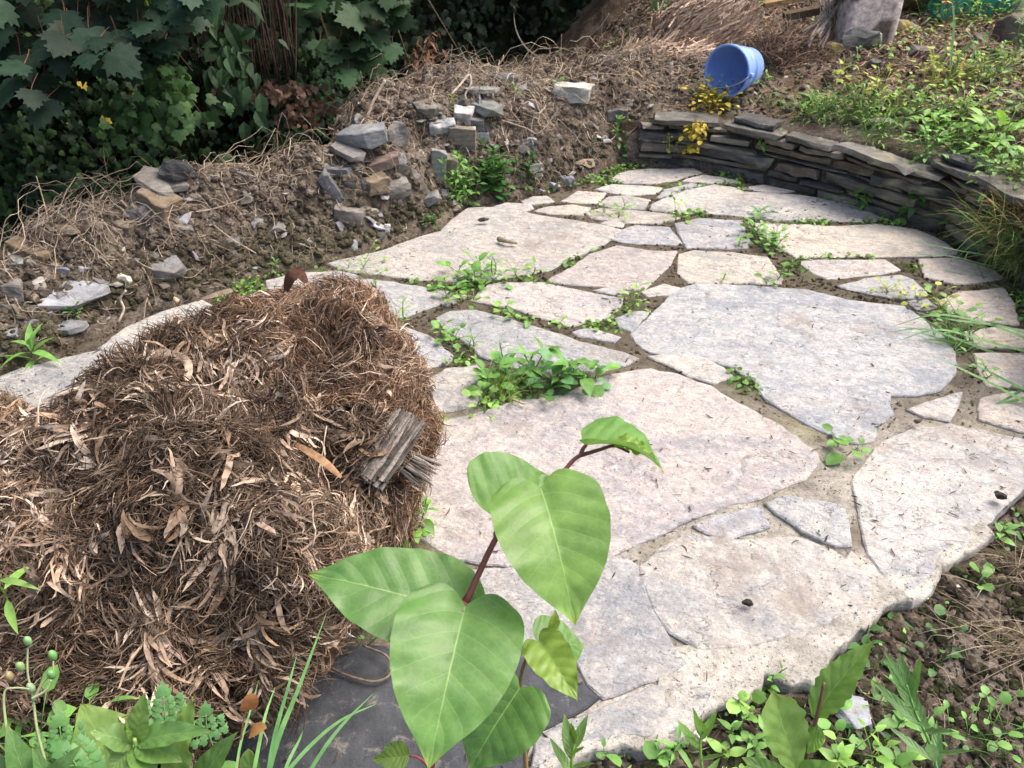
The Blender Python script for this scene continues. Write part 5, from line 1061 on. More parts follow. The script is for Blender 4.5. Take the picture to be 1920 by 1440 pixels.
# -- on the paving
c = PZ(1000, 730, 0)
cw_ = empty('weed_clump', c); tag(cw_, 'large leafy weed clump growing from the joint at the middle of the patio', 'weed')
def sub(o, parent): o.parent = parent; o.location = Vector(o.location)-parent.location; [o.pop(k_) for k_ in ('label', 'category', 'group') if k_ in o]; return o
for j, (u, v, n, sz, h, sp, tp, cl) in enumerate([(985, 700, 26, .075, .085, .045, 'lan', 'mid'), (1030, 715, 30, .04, .07, .04, 'ov', 'mid'), (1085, 700, 14, .055, .05, .05, 'ov', 'mid'), (1060, 720, 26, .034, .03, .05, 'rnd', 'blue'), (920, 730, 26, .034, .04, .045, 'rnd', 'mid'), (1010, 735, 24, .03, .035, .05, 'rnd', 'dark'), (890, 755, 18, .022, .02, .04, 'rnd', 'bright'), (960, 690, 20, .05, .06, .04, 'lan', 'blue'), (1110, 712, 14, .036, .03, .03, 'rnd', 'mid')]):
    sub(weed('leafy_stems', 'x', PZ(u, v, 0), n, sz, h, sp, tp, cl, j, nst=3, elev=(0, 1.0)), cw_)
sub(grass('grass_blades', 'x', PZ(945, 735, 0), 60, .10, .0022, [(.22, .38, .10), (.34, .42, .16)], dj=.35, spread=.02, seed=1), cw_)
for j, (nm, lb, u, v, n, sz, h, sp, tp, cl, ns) in enumerate([
 ('creeping_weed', 'leafy weed row at the lower edge of the long pale slab', 900, 530, 40, .036, .04, .05, 'mix', 'mid', 4),
 ('creeping_weed', 'low round leaved weed left in the row by the long pale slab', 862, 540, 30, .032, .02, .05, 'rnd', 'mid', 3),
 ('upright_weed', 'taller leafy shoot in the row by the long pale slab', 925, 515, 16, .045, .07, .02, 'lan', 'mid', 2),
 ('creeping_weed', 'right end of the weed row by the long pale slab', 985, 518, 20, .026, .025, .04, 'ov', 'bright', 3),
 ('upright_weed', 'upright seedling between the two blue slabs on the left', 757, 605, 16, .035, .085, .02, 'lan', 'bright', 1),
 ('small_weed', 'small weed with broad leaves in the joint below the pink slab', 985, 598, 12, .035, .04, .03, 'ov', 'mid', 2),
 ('small_weed', 'tiny weed left in the joint below the pink slab', 940, 588, 9, .025, .015, .025, 'rnd', 'bright', 1),
 ('small_weed', 'tiny rosette right in the joint below the pink slab', 1050, 612, 8, .02, .015, .02, 'ov', 'bright', 1),
 ('small_weed', 'bright weed in the mossy joint right of the pink slab', 1180, 572, 26, .022, .03, .04, 'ov', 'bright', 3),
 ('small_weed', 'low weed at the left tip of the pink slab', 870, 568, 24, .02, .02, .05, 'rnd', 'bright', 3),
 ('small_weed', 'small weed left of the large clump in the soil joint', 855, 645, 16, .026, .025, .03, 'rnd', 'mid', 2),
 ('small_weed', 'fine weed just above the left of the large clump', 895, 660, 18, .026, .035, .03, 'lan', 'mid', 2),
 ('small_weed', 'yellow green leaf sprout beside the blue slab corner', 828, 625, 8, .024, .02, .02, 'ov', 'bright', 1),
 ('plantain', 'rosette of broad leaves in the joint of the lower right slabs', 1575, 838, 12, .042, .03, .025, 'rnd', 'mid', 2),
 ('rosette_weed', 'grey green rosette weed on the joint of the wide far slab', 1425, 408, 14, .07, .045, .02, 'lan', 'blue', 1),
 ('small_weed', 'low weed patch in the joint under the rosette weed', 1425, 440, 46, .022, .02, .05, 'rnd', 'mid', 5),
 ('small_weed', 'second low weed patch left of the cream slab', 1440, 462, 40, .022, .02, .045, 'rnd', 'mid', 5),
 ('small_weed', 'small weed at the lower edge of the blue top slab', 1384, 462, 12, .028, .03, .02, 'ov', 'bright', 1),
 ('small_weed', 'small sprout on the lower edge of the cream slab', 1358, 526, 10, .03, .03, .015, 'lan', 'bright', 1),
 ('small_weed', 'small weed at the right corner of the cream slab', 1442, 530, 16, .022, .02, .03, 'rnd', 'mid', 2),
 ('small_weed', 'low green weeds along the far cream slab', 1150, 405, 34, .02, .02, .05, 'ov', 'bright', 4),
 ('small_weed', 'low green weeds by the far right of the small cream slab', 1262, 410, 30, .02, .02, .05, 'ov', 'bright', 4),
 ('small_weed', 'small weed at the foot of the bank by the long slab', 672, 505, 26, .016, .015, .06, 'rnd', 'bright', 4),
 ('small_weed', 'tiny weeds in the joint right of the narrow blue slab', 1680, 552, 22, .016, .02, .04, 'rnd', 'yel', 3),
 ('small_weed', 'tiny weeds between the cream slabs by the grass', 1745, 570, 26, .018, .02, .05, 'rnd', 'yel', 3),
 ('small_weed', 'leafy weeds under the long grass on the right', 1790, 610, 46, .022, .03, .06, 'rnd', 'mid', 5),
 ('small_weed', 'weed in the joint of the cream slabs at the right edge', 1835, 700, 20, .02, .02, .04, 'ov', 'mid', 3),
 ('small_weed', 'bright leaves at the right foot of the root clump', 832, 800, 14, .024, .035, .02, 'ov', 'bright', 2),
 ('upright_weed', 'soft leafy weed growing under the splintered wood', 775, 985, 20, .045, .09, .03, 'ov', 'mid', 2),
 ('small_weed', 'round leaved weed at the base of the root clump', 765, 1005, 22, .03, .04, .04, 'rnd', 'bright', 3),
 ('small_weed', 'tiny round leaved weeds under the clump by the dark slate', 640, 1215, 14, .014, .02, .04, 'rnd', 'mid', 3),
]): weed(nm, lb, PZ(u, v, 0), n, sz, h, sp, tp, cl, 20+j, nst=ns, elev=(0, .9))
# -- bank
for j, (nm, lb, u, v, n, sz, h, sp, tp, cl, ns) in enumerate([
 ('leafy_shrub', 'bushy green plant growing against the bank face', 868, 372, 190, .034, .15, .07, 'ov', 'mid', 14),
 ('leafy_shrub', 'darker round leaved plant right of the bushy green plant', 930, 355, 130, .045, .16, .06, 'rnd', 'dark', 9),
 ('small_shrub', 'scruffy plant right of the two bank plants', 985, 340, 60, .03, .10, .05, 'ov', 'dark', 6),
 ('small_weed', 'star shaped green sprout at the foot of the bank', 517, 500, 10, .035, .02, .012, 'lan', 'mid', 1),
 ('small_weed', 'small moss green tuft under the bank near the pebble', 803, 425, 26, .018, .02, .03, 'rnd', 'dark', 3),
 ('small_weed', 'small green weed below the large pale flat slate', 147, 588, 16, .018, .02, .02, 'rnd', 'mid', 2),
 ('upright_weed', 'thin weed with yellow green leaves on the bank crest', 845, 210, 14, .03, .10, .02, 'lan', 'yel', 1),
 ('fern_sprout', 'feathery green sprout on the far bank crest', 965, 190, 26, .03, .08, .03, 'lan', 'mid', 2),
 ('small_weed', 'pale green weed leaning out over the bank crest', 935, 140, 8, .05, .05, .03, 'ov', 'bright', 1),
 ('wall_weed', 'green weed where the bank meets the stone wall', 1160, 262, 44, .022, .12, .04, 'ov', 'mid', 5),
 ('small_weed', 'small weed below the far corner of the wall', 1162, 285, 20, .025, .05, .03, 'rnd', 'dark', 2),
 ('small_weed', 'small green tuft on the bank near the whitish block', 1040, 165, 16, .02, .02, .03, 'rnd', 'mid', 2),
 ('weed_with_long_leaves', 'bright long leaved weed at the left edge beside the root clump', 92, 700, 16, .115, .10, .02, 'lan', 'mid', 1)]):
    p = G(u, v); weed(nm, lb, p, n, sz, h, sp, tp, cl, 60+j, nst=ns, elev=(.1, 1.1))
# -- stone wall weeds
def wallp(u, v): # point on the wall face
    d = ray(u, v); ts_ = np.linspace(1, 6, 2500); P = np.array([0, 0, H])+d*ts_[:, None]; w_ = dist_pl(P[:, 0], P[:, 1], wl[::8]); ins_ = inside(P[:, 0], P[:, 1], PATIO); i = np.nonzero(~ins_ & (P[:, 1] > 1.5))[0]; return P[i[0]]+np.array([0, -.02, 0])
for j, (lb, u, v, n, sz, h, sp, cl, ns, tp) in enumerate([
 ('leafy weed growing out of the wall foot left of the two others', 1620, 372, 20, .045, .06, .03, 'mid', 3, 'ov'),
 ('dark leaved weed in the middle of the wall face', 1712, 375, 14, .05, .08, .02, 'dark', 2, 'ov'),
 ('small leaves low on the wall between the two weeds', 1685, 395, 8, .035, .03, .02, 'mid', 2, 'rnd'),
 ('trailing small leaves at the right foot of the wall', 1765, 420, 12, .03, .03, .05, 'mid', 3, 'rnd'),
 ('tiny leaves at the foot of the wall left of the leafy weed', 1575, 375, 10, .02, .02, .04, 'mid', 2, 'rnd'),
 ('small weed hanging from a gap in the upper wall', 1425, 262, 16, .025, .06, .02, 'mid', 2, 'ov'),
 ('yellowish creeper in the gaps at the left of the wall', 1255, 268, 16, .018, .05, .04, 'yel', 3, 'rnd')]):
    weed('wall_weed', lb, wallp(u, v), n, sz, h, sp, tp, cl, 90+j, nst=ns, elev=(-.3, .8))
gy_ = G(1325, 205); weed('golden_creeper', 'golden yellow leaved plant hanging over the wall top', gy_, 120, .024, .05, .07, 'rnd', 'gold', 120, nst=12, elev=(-.4, .9))
for k, (u, v) in enumerate([(1300, 235), (1296, 258), (1302, 222), (1312, 212)]): weed('golden_creeper', ['hanging golden spray low on the wall face', 'lowest golden leaf spray on the wall face', 'golden leaves just over the wall edge', 'golden leaves above the wall edge'][k], wallp(u, v)+np.array([0, -.02, 0]), 26, .022, -.05, .025, 'rnd', 'gold', 130+k, nst=3, elev=(-.8, .3))
# -- terrace
for j, (nm, lb, u, v, n, sz, h, sp, tp, cl, ns) in enumerate([
 ('weed_patch', 'fine leaved green patch behind the middle of the wall', 1590, 222, 170, .026, .06, .11, 'lan', 'mid', 16),
 ('weed_patch', 'fine green weeds left of the middle terrace patch', 1545, 215, 60, .024, .05, .07, 'lan', 'bright', 8),
 ('broad_weed', 'bright broad leaved weed on the terrace right of the middle', 1730, 250, 44, .06, .08, .05, 'ov', 'bright', 6),
 ('weed_patch', 'pale green spreading weeds below the bright broad leaved weed', 1740, 285, 110, .026, .04, .10, 'ov', 'mid', 10),
 ('broad_weed', 'broad leaved weeds at the right end of the wall top', 1845, 285, 60, .055, .06, .07, 'ov', 'bright', 7),
 ('weed_patch', 'dense low weeds on the terrace at the right edge', 1880, 335, 120, .03, .05, .10, 'ov', 'mid', 12),
 ('iris_plant', 'clump of short upright strap leaves behind the wall', 1520, 195, 16, .11, .03, .012, 'lan', 'mid', 2),
 ('young_tree_seedling', 'seedling with two yellow green lobed leaves below the stump', 1562, 150, 6, .05, .09, .02, 'ivy', 'yel', 1),
 ('weed_patch', 'leafy yellow green weeds around the withered daffodils', 1790, 170, 130, .024, .05, .13, 'rnd', 'yel', 14),
 ('weed_patch', 'green weeds right of the withered daffodils', 1850, 150, 100, .028, .07, .12, 'ov', 'mid', 12),
 ('weed_patch', 'nettle like greenery in front of the green crate', 1845, 38, 110, .05, .16, .10, 'ov', 'mid', 10),
 ('weed_patch', 'weeds along the foot of the green crate', 1760, 48, 60, .04, .08, .10, 'lan', 'bright', 8),
 ('weed_patch', 'low yellow green leaves in the middle of the terrace', 1650, 200, 80, .03, .03, .12, 'ov', 'yel', 10),
 ('weed_patch', 'sparse greens on the litter left of the iris clump', 1470, 200, 40, .022, .04, .09, 'lan', 'mid', 8),
 ('weed_patch', 'green sprigs before the blue bucket', 1345, 190, 60, .022, .05, .09, 'lan', 'mid', 9),
 ('tall_weed', 'feathery tall weed at the right edge of the terrace', 1905, 125, 50, .04, .22, .04, 'lan', 'mid', 3),
 ('weed_patch', 'scattered leaves on dark soil near the right edge', 1900, 235, 70, .034, .05, .10, 'ov', 'mid', 8),
 ('thin_weed', 'thin upright weed in front of the lichen grey boulder', 1600, 140, 16, .03, .14, .03, 'rnd', 'dark', 1),
 ('broad_weed', 'single pair of broad leaves at the wall top right', 1790, 262, 12, .07, .05, .03, 'ov', 'bright', 2),
 ('weed_patch', 'fresh green weeds between the wall coping and the flat stone', 1640, 252, 120, .024, .05, .09, 'lan', 'bright', 12),
 ('weed_patch', 'light green weeds just above the right part of the coping', 1700, 225, 90, .03, .05, .10, 'ov', 'mid', 9),
 ('weed_patch', 'grassy green tufts left of the fine leaved green patch', 1500, 225, 60, .022, .05, .08, 'lan', 'bright', 8),
 ('weed_patch', 'low greens on the soil above the bright broad leaved weed', 1800, 225, 90, .026, .04, .11, 'ov', 'bright', 10),
 ('weed_patch', 'green leaves next to the right side of the bucket', 1430, 155, 14, .03, .03, .03, 'ov', 'mid', 2)]):
    weed(nm, lb, G(u, v), n, sz, h, sp, tp, cl, 150+j, nst=ns, elev=(.0, 1.0))
# green undergrowth behind the straw
P = scatter_ground(9000, .8, 4.5, 4.0, 7.6, lambda x, y, *z: (y > 4.5+.0*x)*.9); P = P[(P[:, 1] > 4.9-.25*(P[:, 0] > 2))]; N = len(P); P[:, 2] += RNG.random(N)**2*.16; X, Y, Z = frames(N, np.tile([0, -.5, 1.], (N, 1)), .5); mb = MB(); inst(mb, ivy_t[0], P, X, Y, Z, .05*RNG.uniform(.6, 1.4, N), np.array([(.07, .17, .06), (.05, .12, .05), (.11, .24, .08)])[RNG.integers(0, 3, N)]*RNG.uniform(.6, 1.3, (N, 1)))
tag(mb.build('ground_ivy', m_ivy, smooth=False), 'green ground cover beyond the straw heap and the planks', 'ground cover', kind='stuff')
def cover(name, label, n, area, fw, size, cols, tpls, seed, hz=.03):
    P = scatter_ground(n, *area, fw); N = len(P); P[:, 2] += RNG.random(N)*hz; X, Y, Z = frames(N, np.tile([0, -.2, 1.], (N, 1)), .35); mb = MB(); s_ = size*RNG.uniform(.5, 1.4, N); cc = np.array(cols)[RNG.integers(0, len(cols), N)]*RNG.uniform(.65, 1.3, (N, 1))
    for k in range(len(tpls)): m_ = np.arange(N) % len(tpls) == k; inst(mb, tpls[k], P[m_], X[m_], Y[m_], Z[m_], s_[m_], cc[m_])
    return tag(mb.build(name, m_leaf), label, 'ground cover', kind='stuff')
cover('terrace_seedlings', 'tiny green and yellow seedlings over the terrace', 15000, (-.2, 3.2, 1.8, 4.8), lambda x, y, dB, dW, dF, wB, wW, wF: wW*(dW > .08)*sst(n2(x, y, 2.4, 3, 71)+.25*(x > .9), .0, .5), .020, [LEAFC['mid'], LEAFC['bright'], LEAFC['yel'], (.30, .24, .08)], ov_t+rnd_t, 1)
cover('front_seedlings', 'tiny seedlings on the foreground soil', 9000, (-1.2, 1.9, .4, 1.5), lambda x, y, dB, dW, dF, wB, wW, wF: wF*(dF > .01)*(dF < .6)*sst(n2(x, y, 5, 3, 72), -.1, .5), .013, [LEAFC['mid'], LEAFC['bright'], LEAFC['dark'], (.09, .13, .05)], rnd_t+ov_t, 2, .014)
# small greens and moss that follow the joints
x = RNG.uniform(-1.6, 1.75, 60000); y = RNG.uniform(1.3, 3.3, 60000); k_ = inside(x, y, PATIO)
for pg in slab_polys: k_ &= ~inside(x, y, pg)
k_ &= RNG.random(60000) < .8*sst(n2(x, y, 4.5, 3, 14), .12, .45); x, y = x[k_], y[k_]; N = len(x); X, Y, Z = frames(N, np.tile([0, 0, 1.], (N, 1)), .5); mb = MB(); inst(mb, rnd_t[0], np.c_[x, y, np.full(N, .002)+RNG.random(N)*.01], X, Y, Z, .007+.011*RNG.random(N), np.array([LEAFC['mid'], LEAFC['bright'], (.10, .16, .05)])[RNG.integers(0, 3, N)]*RNG.uniform(.6, 1.2, (N, 1)))
tag(mb.build('joint_moss', m_leaf), 'moss and seedlings in the joints of the paving', 'moss', kind='stuff')
# withered daffodils
gd = G(1785, 165); rg = np.random.default_rng(5); dd_ = gd[1]*cs+(H-gd[2])*sn
for j, (lb, pts, wd, cl) in enumerate([
 ('tall dark green flower stalk with a dry drooping head', [(1780, 150), (1785, 90), (1789, 40), (1786, 8)], .012, (.07, .17, .07)),
 ('dark green strap leaf bending to the right with a pale tip', [(1785, 150), (1800, 105), (1820, 82), (1828, 92), (1818, 118)], .014, (.10, .19, .07)),
 ('short dark green leaf leaning right', [(1790, 155), (1802, 120), (1810, 100)], .012, (.08, .16, .06)),
 ('left leaf of the withered daffodil leaning outward', [(1745, 160), (1755, 122), (1772, 100), (1776, 85), (1768, 92)], .012, (.16, .20, .07)),
 ('tan withered leaf hanging between the green stalks', [(1812, 100), (1803, 125), (1799, 160)], .014, (.48, .28, .13)),
 ('yellow withered leaf lying toward the wall', [(1735, 170), (1720, 182), (1705, 200)], .022, (.46, .38, .16)),
 ('tan folded leaf lying beside the yellow withered one', [(1728, 175), (1718, 190), (1712, 202)], .018, (.48, .31, .16)),
 ('curled yellow leaf right of the daffodil stalks', [(1775, 155), (1778, 175), (1792, 185)], .012, (.50, .44, .20)),
 ('long pale green blade arching to the right edge', [(1815, 120), (1850, 105), (1890, 98), (1930, 96)], .006, (.30, .42, .22)),
 ('dry yellow blade right of the daffodils', [(1850, 168), (1846, 140), (1849, 115)], .008, (.46, .40, .20))]):
    p = bez([PD(u, v, dd_-.003*i) for i, (u, v) in enumerate(pts)], 16)[None]; mb = MB(); w_ = wd*np.sin(np.linspace(.12, .97, 16)*math.pi)[None]**.4; ribbons(mb, p, w_, np.array([cl]), ref=np.array([[[.3, -.9, .3]]])); tag(mb.build('daffodil_leaf', m_leaf), lb, 'daffodil', 'withered daffodil leaves')
weed('poppy_flower', 'small orange flower above the tall dark stalk', PD(1775, 0, dd_), 8, .03, .02, .012, 'rnd', (.75, .38, .12), 777, cat='flower')
# -- grasses on the right
gt = G(1905, 430); grass('grass_tussock', 'thick grass tussock with straw coloured blades at the right end of the wall', gt+np.array([.02, 0, 0]), 900, .17, .0022, [(.20, .36, .10), (.42, .40, .18), (.52, .36, .20), (.14, .27, .08)], dirv=(-.35, -.25, .55), dj=.55, spread=.06, seed=11, grav=.10)
gt2 = G(1935, 400); grass('dry_grass', 'reddish dry grass on top of the tussock', gt2, 420, .12, .0018, [(.55, .36, .20), (.48, .28, .15), (.42, .40, .18)], dirv=(-.3, -.2, .8), dj=.5, spread=.05, seed=12)
def blade(lb, pts, d, wd=.006, cl=(.13, .30, .11), nm='long_grass', grp='long grass blades reaching over the paving'):
    S=22; p = bez([PD(u, v, dq) for (u, v), dq in zip(pts, d)], S)[None]; mb = MB(); tt = np.linspace(0, 1, S); w_ = (wd*((1-tt**2.5)*.9+.08))[None]; ribbons(mb, p, w_, np.array([cl]), ref=np.array([[[.1, -.55, .8]]])); return tag(mb.build(nm, m_leaf), lb, 'grass', grp)
gb_ = [(.13, .30, .11), (.17, .36, .13), (.10, .25, .09)]
for j, (lb, pts) in enumerate([
 ('blade whose tip reaches the blue slab above the others', [(1960, 650), (1860, 610), (1760, 590), (1672, 612)]),
 ('blade bending left just below the topmost one', [(1960, 668), (1850, 640), (1760, 618), (1680, 640)]),
 ('blade crossing the corner of the large blue slab', [(1960, 690), (1860, 660), (1740, 618), (1660, 624)]),
 ('blade lying low on the narrow cream slab', [(1965, 640), (1880, 612), (1790, 600), (1716, 585)]),
 ('wide blade pointing to the yellow mortar', [(1960, 775), (1880, 730), (1820, 700), (1745, 665)]),
 ('blade above the wide one at the right edge', [(1960, 745), (1900, 720), (1840, 690), (1795, 680)]),
 ('lower blade with its tip on the lowest cream slab', [(1960, 705), (1910, 735), (1860, 762), (1820, 776)]),
 ('short blade beside the lower one', [(1960, 735), (1900, 752), (1850, 768), (1812, 782)]),
 ('long thin blade sweeping over the cream slab by the wall', [(1960, 520), (1860, 500), (1780, 480), (1690, 478)]),
 ('thin blade crossing the wide cream slab', [(1960, 560), (1880, 490), (1800, 470), (1700, 450)]),
 ('blade rising over the wall end', [(1935, 520), (1880, 460), (1830, 420), (1780, 380)]),
 ('stiff blade at the foot of the tussock', [(1960, 560), (1900, 540), (1850, 520), (1790, 500)])]):
    d0 = 2.15 if j < 4 else (1.95 if j < 8 else 2.5); blade(lb, pts, [d0-.05, d0-.02, d0-.02, d0], .0075 if j < 8 else .005, gb_[j % 3])
gq = PZ(1800, 640); grass('grass_tuft', 'tuft of green grass in the joint at the right', gq, 60, .13, .004, [(.15, .34, .12), (.20, .40, .14)], dirv=(-.5, .0, .5), dj=.5, spread=.03, seed=13)
gq = G(1945, 560); grass('grass_tuft', 'dark grass under the tussock at the right edge', gq, 320, .14, .003, [(.10, .22, .07), (.16, .30, .09)], dirv=(-.6, -.3, .5), dj=.5, spread=.07, seed=14)
gq = G(1925, 480); grass('grass_tuft', 'mixed green and tan grass between tussock and paving', gq, 320, .13, .0026, [(.14, .28, .08), (.36, .34, .14)], dirv=(-.6, -.3, .4), dj=.5, spread=.05, seed=15)
gq = PZ(1020, 1470, .0)
# ================================================================== THE HEART LEAVED PLANT IN FRONT
def leaf_obj(parent, B, T, up, W, kind='heart', wmat=None, col=(.17, .40, .13), fold=.22, droop=.10, ripple=.02, tooth=0., name='leaf', seed=0, nr=34, nc=17, label=None, arch=None):
    """B base and T tip in world space; up = rough direction of the upper face; W full width in metres"""
    B, T, up = np.array(B, float), np.array(T, float), np.array(up, float); L = np.linalg.norm(T-B); Y = (T-B)/L; Z = norm(up-(up@Y)*Y); X = np.cross(Y, Z)
    tp = leaf_tpl(kind, W/L, nr, nc, fold, 0, tooth, ripple, seed); V = tp[0].copy(); s = tp[3][:, 1]
    V[:, 2] += droop*4*s*(1-s)                       # arched along the midrib, ends stay put
    t = tp[3][:, 0]; ax = np.abs(t); ph = (s-.23*ax**.8+.5)*7.3; V[:, 2] += .0022*np.cos((ph-np.floor(ph))*2*math.pi)*-1*np.clip(ax*3, 0, 1)*(1-s)**.3*.8
    V[:, 2] += .012*vnoise(np.c_[V[:, :2]*4+seed*5, s])
    P = B+(V[:, :1]*X+V[:, 1:2]*Y+V[:, 2:3]*Z)*L
    cc = np.array(col)*np.array([.90, .82, .66])*(1+.06*vnoise(np.c_[V[:, :2]*3, s*0+seed]))[:, None]; tip = np.clip((s-.9)/.1, 0, 1)[:, None]; cc = cc*(1-tip*.5)+np.array([.42, .50, .10])*tip*.5
    mb = MB(); mb.add(P, tp[1], cc, tp[3]); o = build_at(mb, name, wmat or m_big, parent)
    if label: o['label'] = label
    return o
kw = empty('heart_leaved_plant', PD(800, 1700, .8)); tag(kw, 'tall plant with big heart shaped green leaves on a reddish stem in front', 'plant')
VW = lambda u, v: -norm(ray(u, v))
RED = (.17, .055, .045)
stem = [PD(770, 1760, .80), PD(800, 1500, .72), PD(840, 1250, .665), PD(873, 1136, .645), PD(905, 1060, .65), PD(935, 1002, .66), PD(958, 992-8, .665), PD(1010, 930, .68), PD(1052, 889, .69), PD(1076, 862, .695), PD(1094, 851, .70)]
mb = MB(); tubes(mb, bez(stem, 60), np.linspace(.0033, .0017, 60), RED, 10)
tubes(mb, bez([PD(1088, 854, .699), PD(1125, 843, .70), PD(1152, 836, .70), PD(1180, 848, .70)], 12), np.linspace(.0019, .0012, 12), RED, 8)
build_at(mb, 'stem', m_stem, kw)
mb = MB()
for pp in ([PD(1088, 856, .70), PD(1093, 842, .70), PD(1100, 833, .70)], [PD(936, 1004, .66), PD(941, 990, .662), PD(942, 972, .665)], [PD(873, 1136, .645), PD(868, 1142, .64), PD(866, 1148, .63)], [PD(885, 1105, .65), PD(872, 1122, .66), PD(862, 1140, .66)], [PD(1000, 940, .67), PD(1008, 930, .66), PD(1014, 918, .65)], [PD(855, 1210, .68), PD(900, 1260, .70), PD(955, 1290, .71)]):
    tubes(mb, bez(pp, 8), np.linspace(.0022, .0016, 8), (.27, .075, .075), 8)
for q in (3, 5, 8): c = np.array(stem[q]); co, f = ico(2, q, 1, .1); mb.add(co*.0095+c, f, (.25, .10, .07))
build_at(mb, 'petiole', m_stem, kw)
leaf_obj(kw, PD(866, 1150, .66), PD(577, 1076, .66), VW(720, 1110)+np.array([-.1, .25, .35]), .086, fold=.10, droop=.05, seed=2, col=(.155, .37, .125))
leaf_obj(kw, PD(928, 968, .685), PD(1036, 896, .72), VW(950, 900)+np.array([0, .1, .12]), .104, fold=.12, droop=.05, seed=4, col=(.165, .39, .125))
leaf_obj(kw, PD(1014, 917, .65), PD(1078, 1174, .60), VW(1045, 1020)+np.array([.12, .1, .2]), .093, fold=.16, droop=.12, seed=3, col=(.20, .42, .12))
leaf_obj(kw, PD(872, 1137, .635), PD(803, 1442, .56), VW(850, 1260)+np.array([0, .15, .1]), .101, fold=.12, droop=.09, seed=1, col=(.165, .385, .125))
leaf_obj(kw, PD(1100, 834, .70), PD(1244, 886, .695), np.array([-.05, .46, 1.0]), .082, fold=.38, droop=.14, seed=5, col=(.18, .42, .13))
leaf_obj(kw, PD(1142, 826, .698), PD(1230, 862, .695), np.array([.1, -.3, 1.0]), .016, 'lance', fold=.5, droop=.08, ripple=.08, tooth=.15, seed=6, col=(.34, .58, .12), name='young_leaf')
leaf_obj(kw, PD(975, 1290, .70), PD(880, 1445, .68), VW(940, 1360)+np.array([.1, .5, .1]), .078, fold=.14, droop=.08, seed=7, col=(.13, .32, .10))
k2 = empty('small_heart_leaved_plant', PD(1020, 1600, .85)); tag(k2, 'small shoot with three yellow green leaves right behind the tall heart leaved plant', 'plant')
mb = MB(); tubes(mb, bez([PD(1000, 1560, .86), PD(985, 1420, .82), PD(975, 1300, .79), PD(985, 1240, .78), PD(1012, 1205, .77), PD(1032, 1180, .77), PD(1040, 1168, .77)], 40), np.linspace(.0026, .0009, 40), (.26, .17, .07), 8); build_at(mb, 'stem', m_stem, k2)
leaf_obj(k2, PD(1012, 1207, .78), PD(1096, 1212, .80), VW(1000, 1180)+np.array([0, .5, .2]), .060, fold=.12, droop=.05, seed=8, col=(.15, .36, .11))
leaf_obj(k2, PD(1010, 1204, .765), PD(1083, 1316, .72), VW(1040, 1260)+np.array([.1, .1, .2]), .043, fold=.3, droop=.08, ripple=.05, seed=9, col=(.27, .48, .11))
leaf_obj(k2, PD(1034, 1180, .77), PD(1041, 1142, .765), VW(1040, 1160)+np.array([.3, .1, .0]), .012, 'lance', fold=.4, seed=10, col=(.36, .56, .13), name='young_leaf')
k3 = empty('young_shoot', PD(820, 1560, .8)); tag(k3, 'small red stemmed shoot with a yellow green leaf at the bottom centre', 'plant')
mb = MB(); tubes(mb, bez([PD(830, 1560, .8), PD(812, 1460, .78), PD(790, 1424, .77), PD(760, 1416, .77)], 20), np.linspace(.002, .001, 20), (.30, .07, .06), 8); build_at(mb, 'stem', m_stem, k3)
leaf_obj(k3, PD(768, 1416, .77), PD(697, 1424, .75), np.array([0, -.6, .8]), .026, 'ovate', fold=.25, seed=11, col=(.24, .44, .10))
leaf_obj(k3, PD(762, 1416, .775), PD(720, 1400, .78), np.array([0, -.3, .9]), .02, 'ovate', fold=.2, seed=12, col=(.14, .34, .11))
# ================================================================== FOREGROUND WEEDS, each leaf its own part
def stalk(parent, pts, r0, r1, col, name='stem', n=24):
    mb = MB(); tubes(mb, bez(pts, n), np.linspace(r0, r1, n), col, 8); return build_at(mb, name, m_stem, parent)
def plant(name, label, u, v, d, cat='weed'):
    o = empty(name, PD(u, v, d)); tag(o, label, cat); return o
L = leaf_obj
# serrated upright weed at the bottom right
p = plant('sow_thistle', 'tall weed with two big toothed leaves at the bottom right of the patio', 1500, 1470, .95)
stalk(p, [PD(1490, 1500, .93), PD(1512, 1420, .90), PD(1535, 1330, .87), PD(1545, 1280, .86)], .003, .0018, (.16, .09, .06))
L(p, PD(1525, 1345, .88), PD(1637, 1203, .86), VW(1580, 1270)+np.array([-.3, .2, .3]), .040, 'lance', col=(.20, .42, .12), tooth=.07, fold=.25, droop=.05, seed=21)
L(p, PD(1500, 1490, .90), PD(1447, 1298, .87), VW(1470, 1380)+np.array([.2, .2, .3]), .054, 'spoon', col=(.25, .48, .16), tooth=.06, fold=.2, droop=.05, seed=22)
L(p, PD(1515, 1395, .88), PD(1548, 1385, .86), VW(1530, 1380)+np.array([0, .4, .3]), .032, 'round', col=(.20, .44, .12), seed=23)
L(p, PD(1500, 1500, .89), PD(1572, 1430, .86), VW(1540, 1440)+np.array([0, .3, .4]), .055, 'ovate', col=(.20, .42, .12), seed=24)
L(p, PD(1480, 1480, .9), PD(1390, 1420, .92), VW(1540, 1440)+np.array([0, .3, .6]), .03, 'ovate', col=(.16, .36, .11), seed=25)
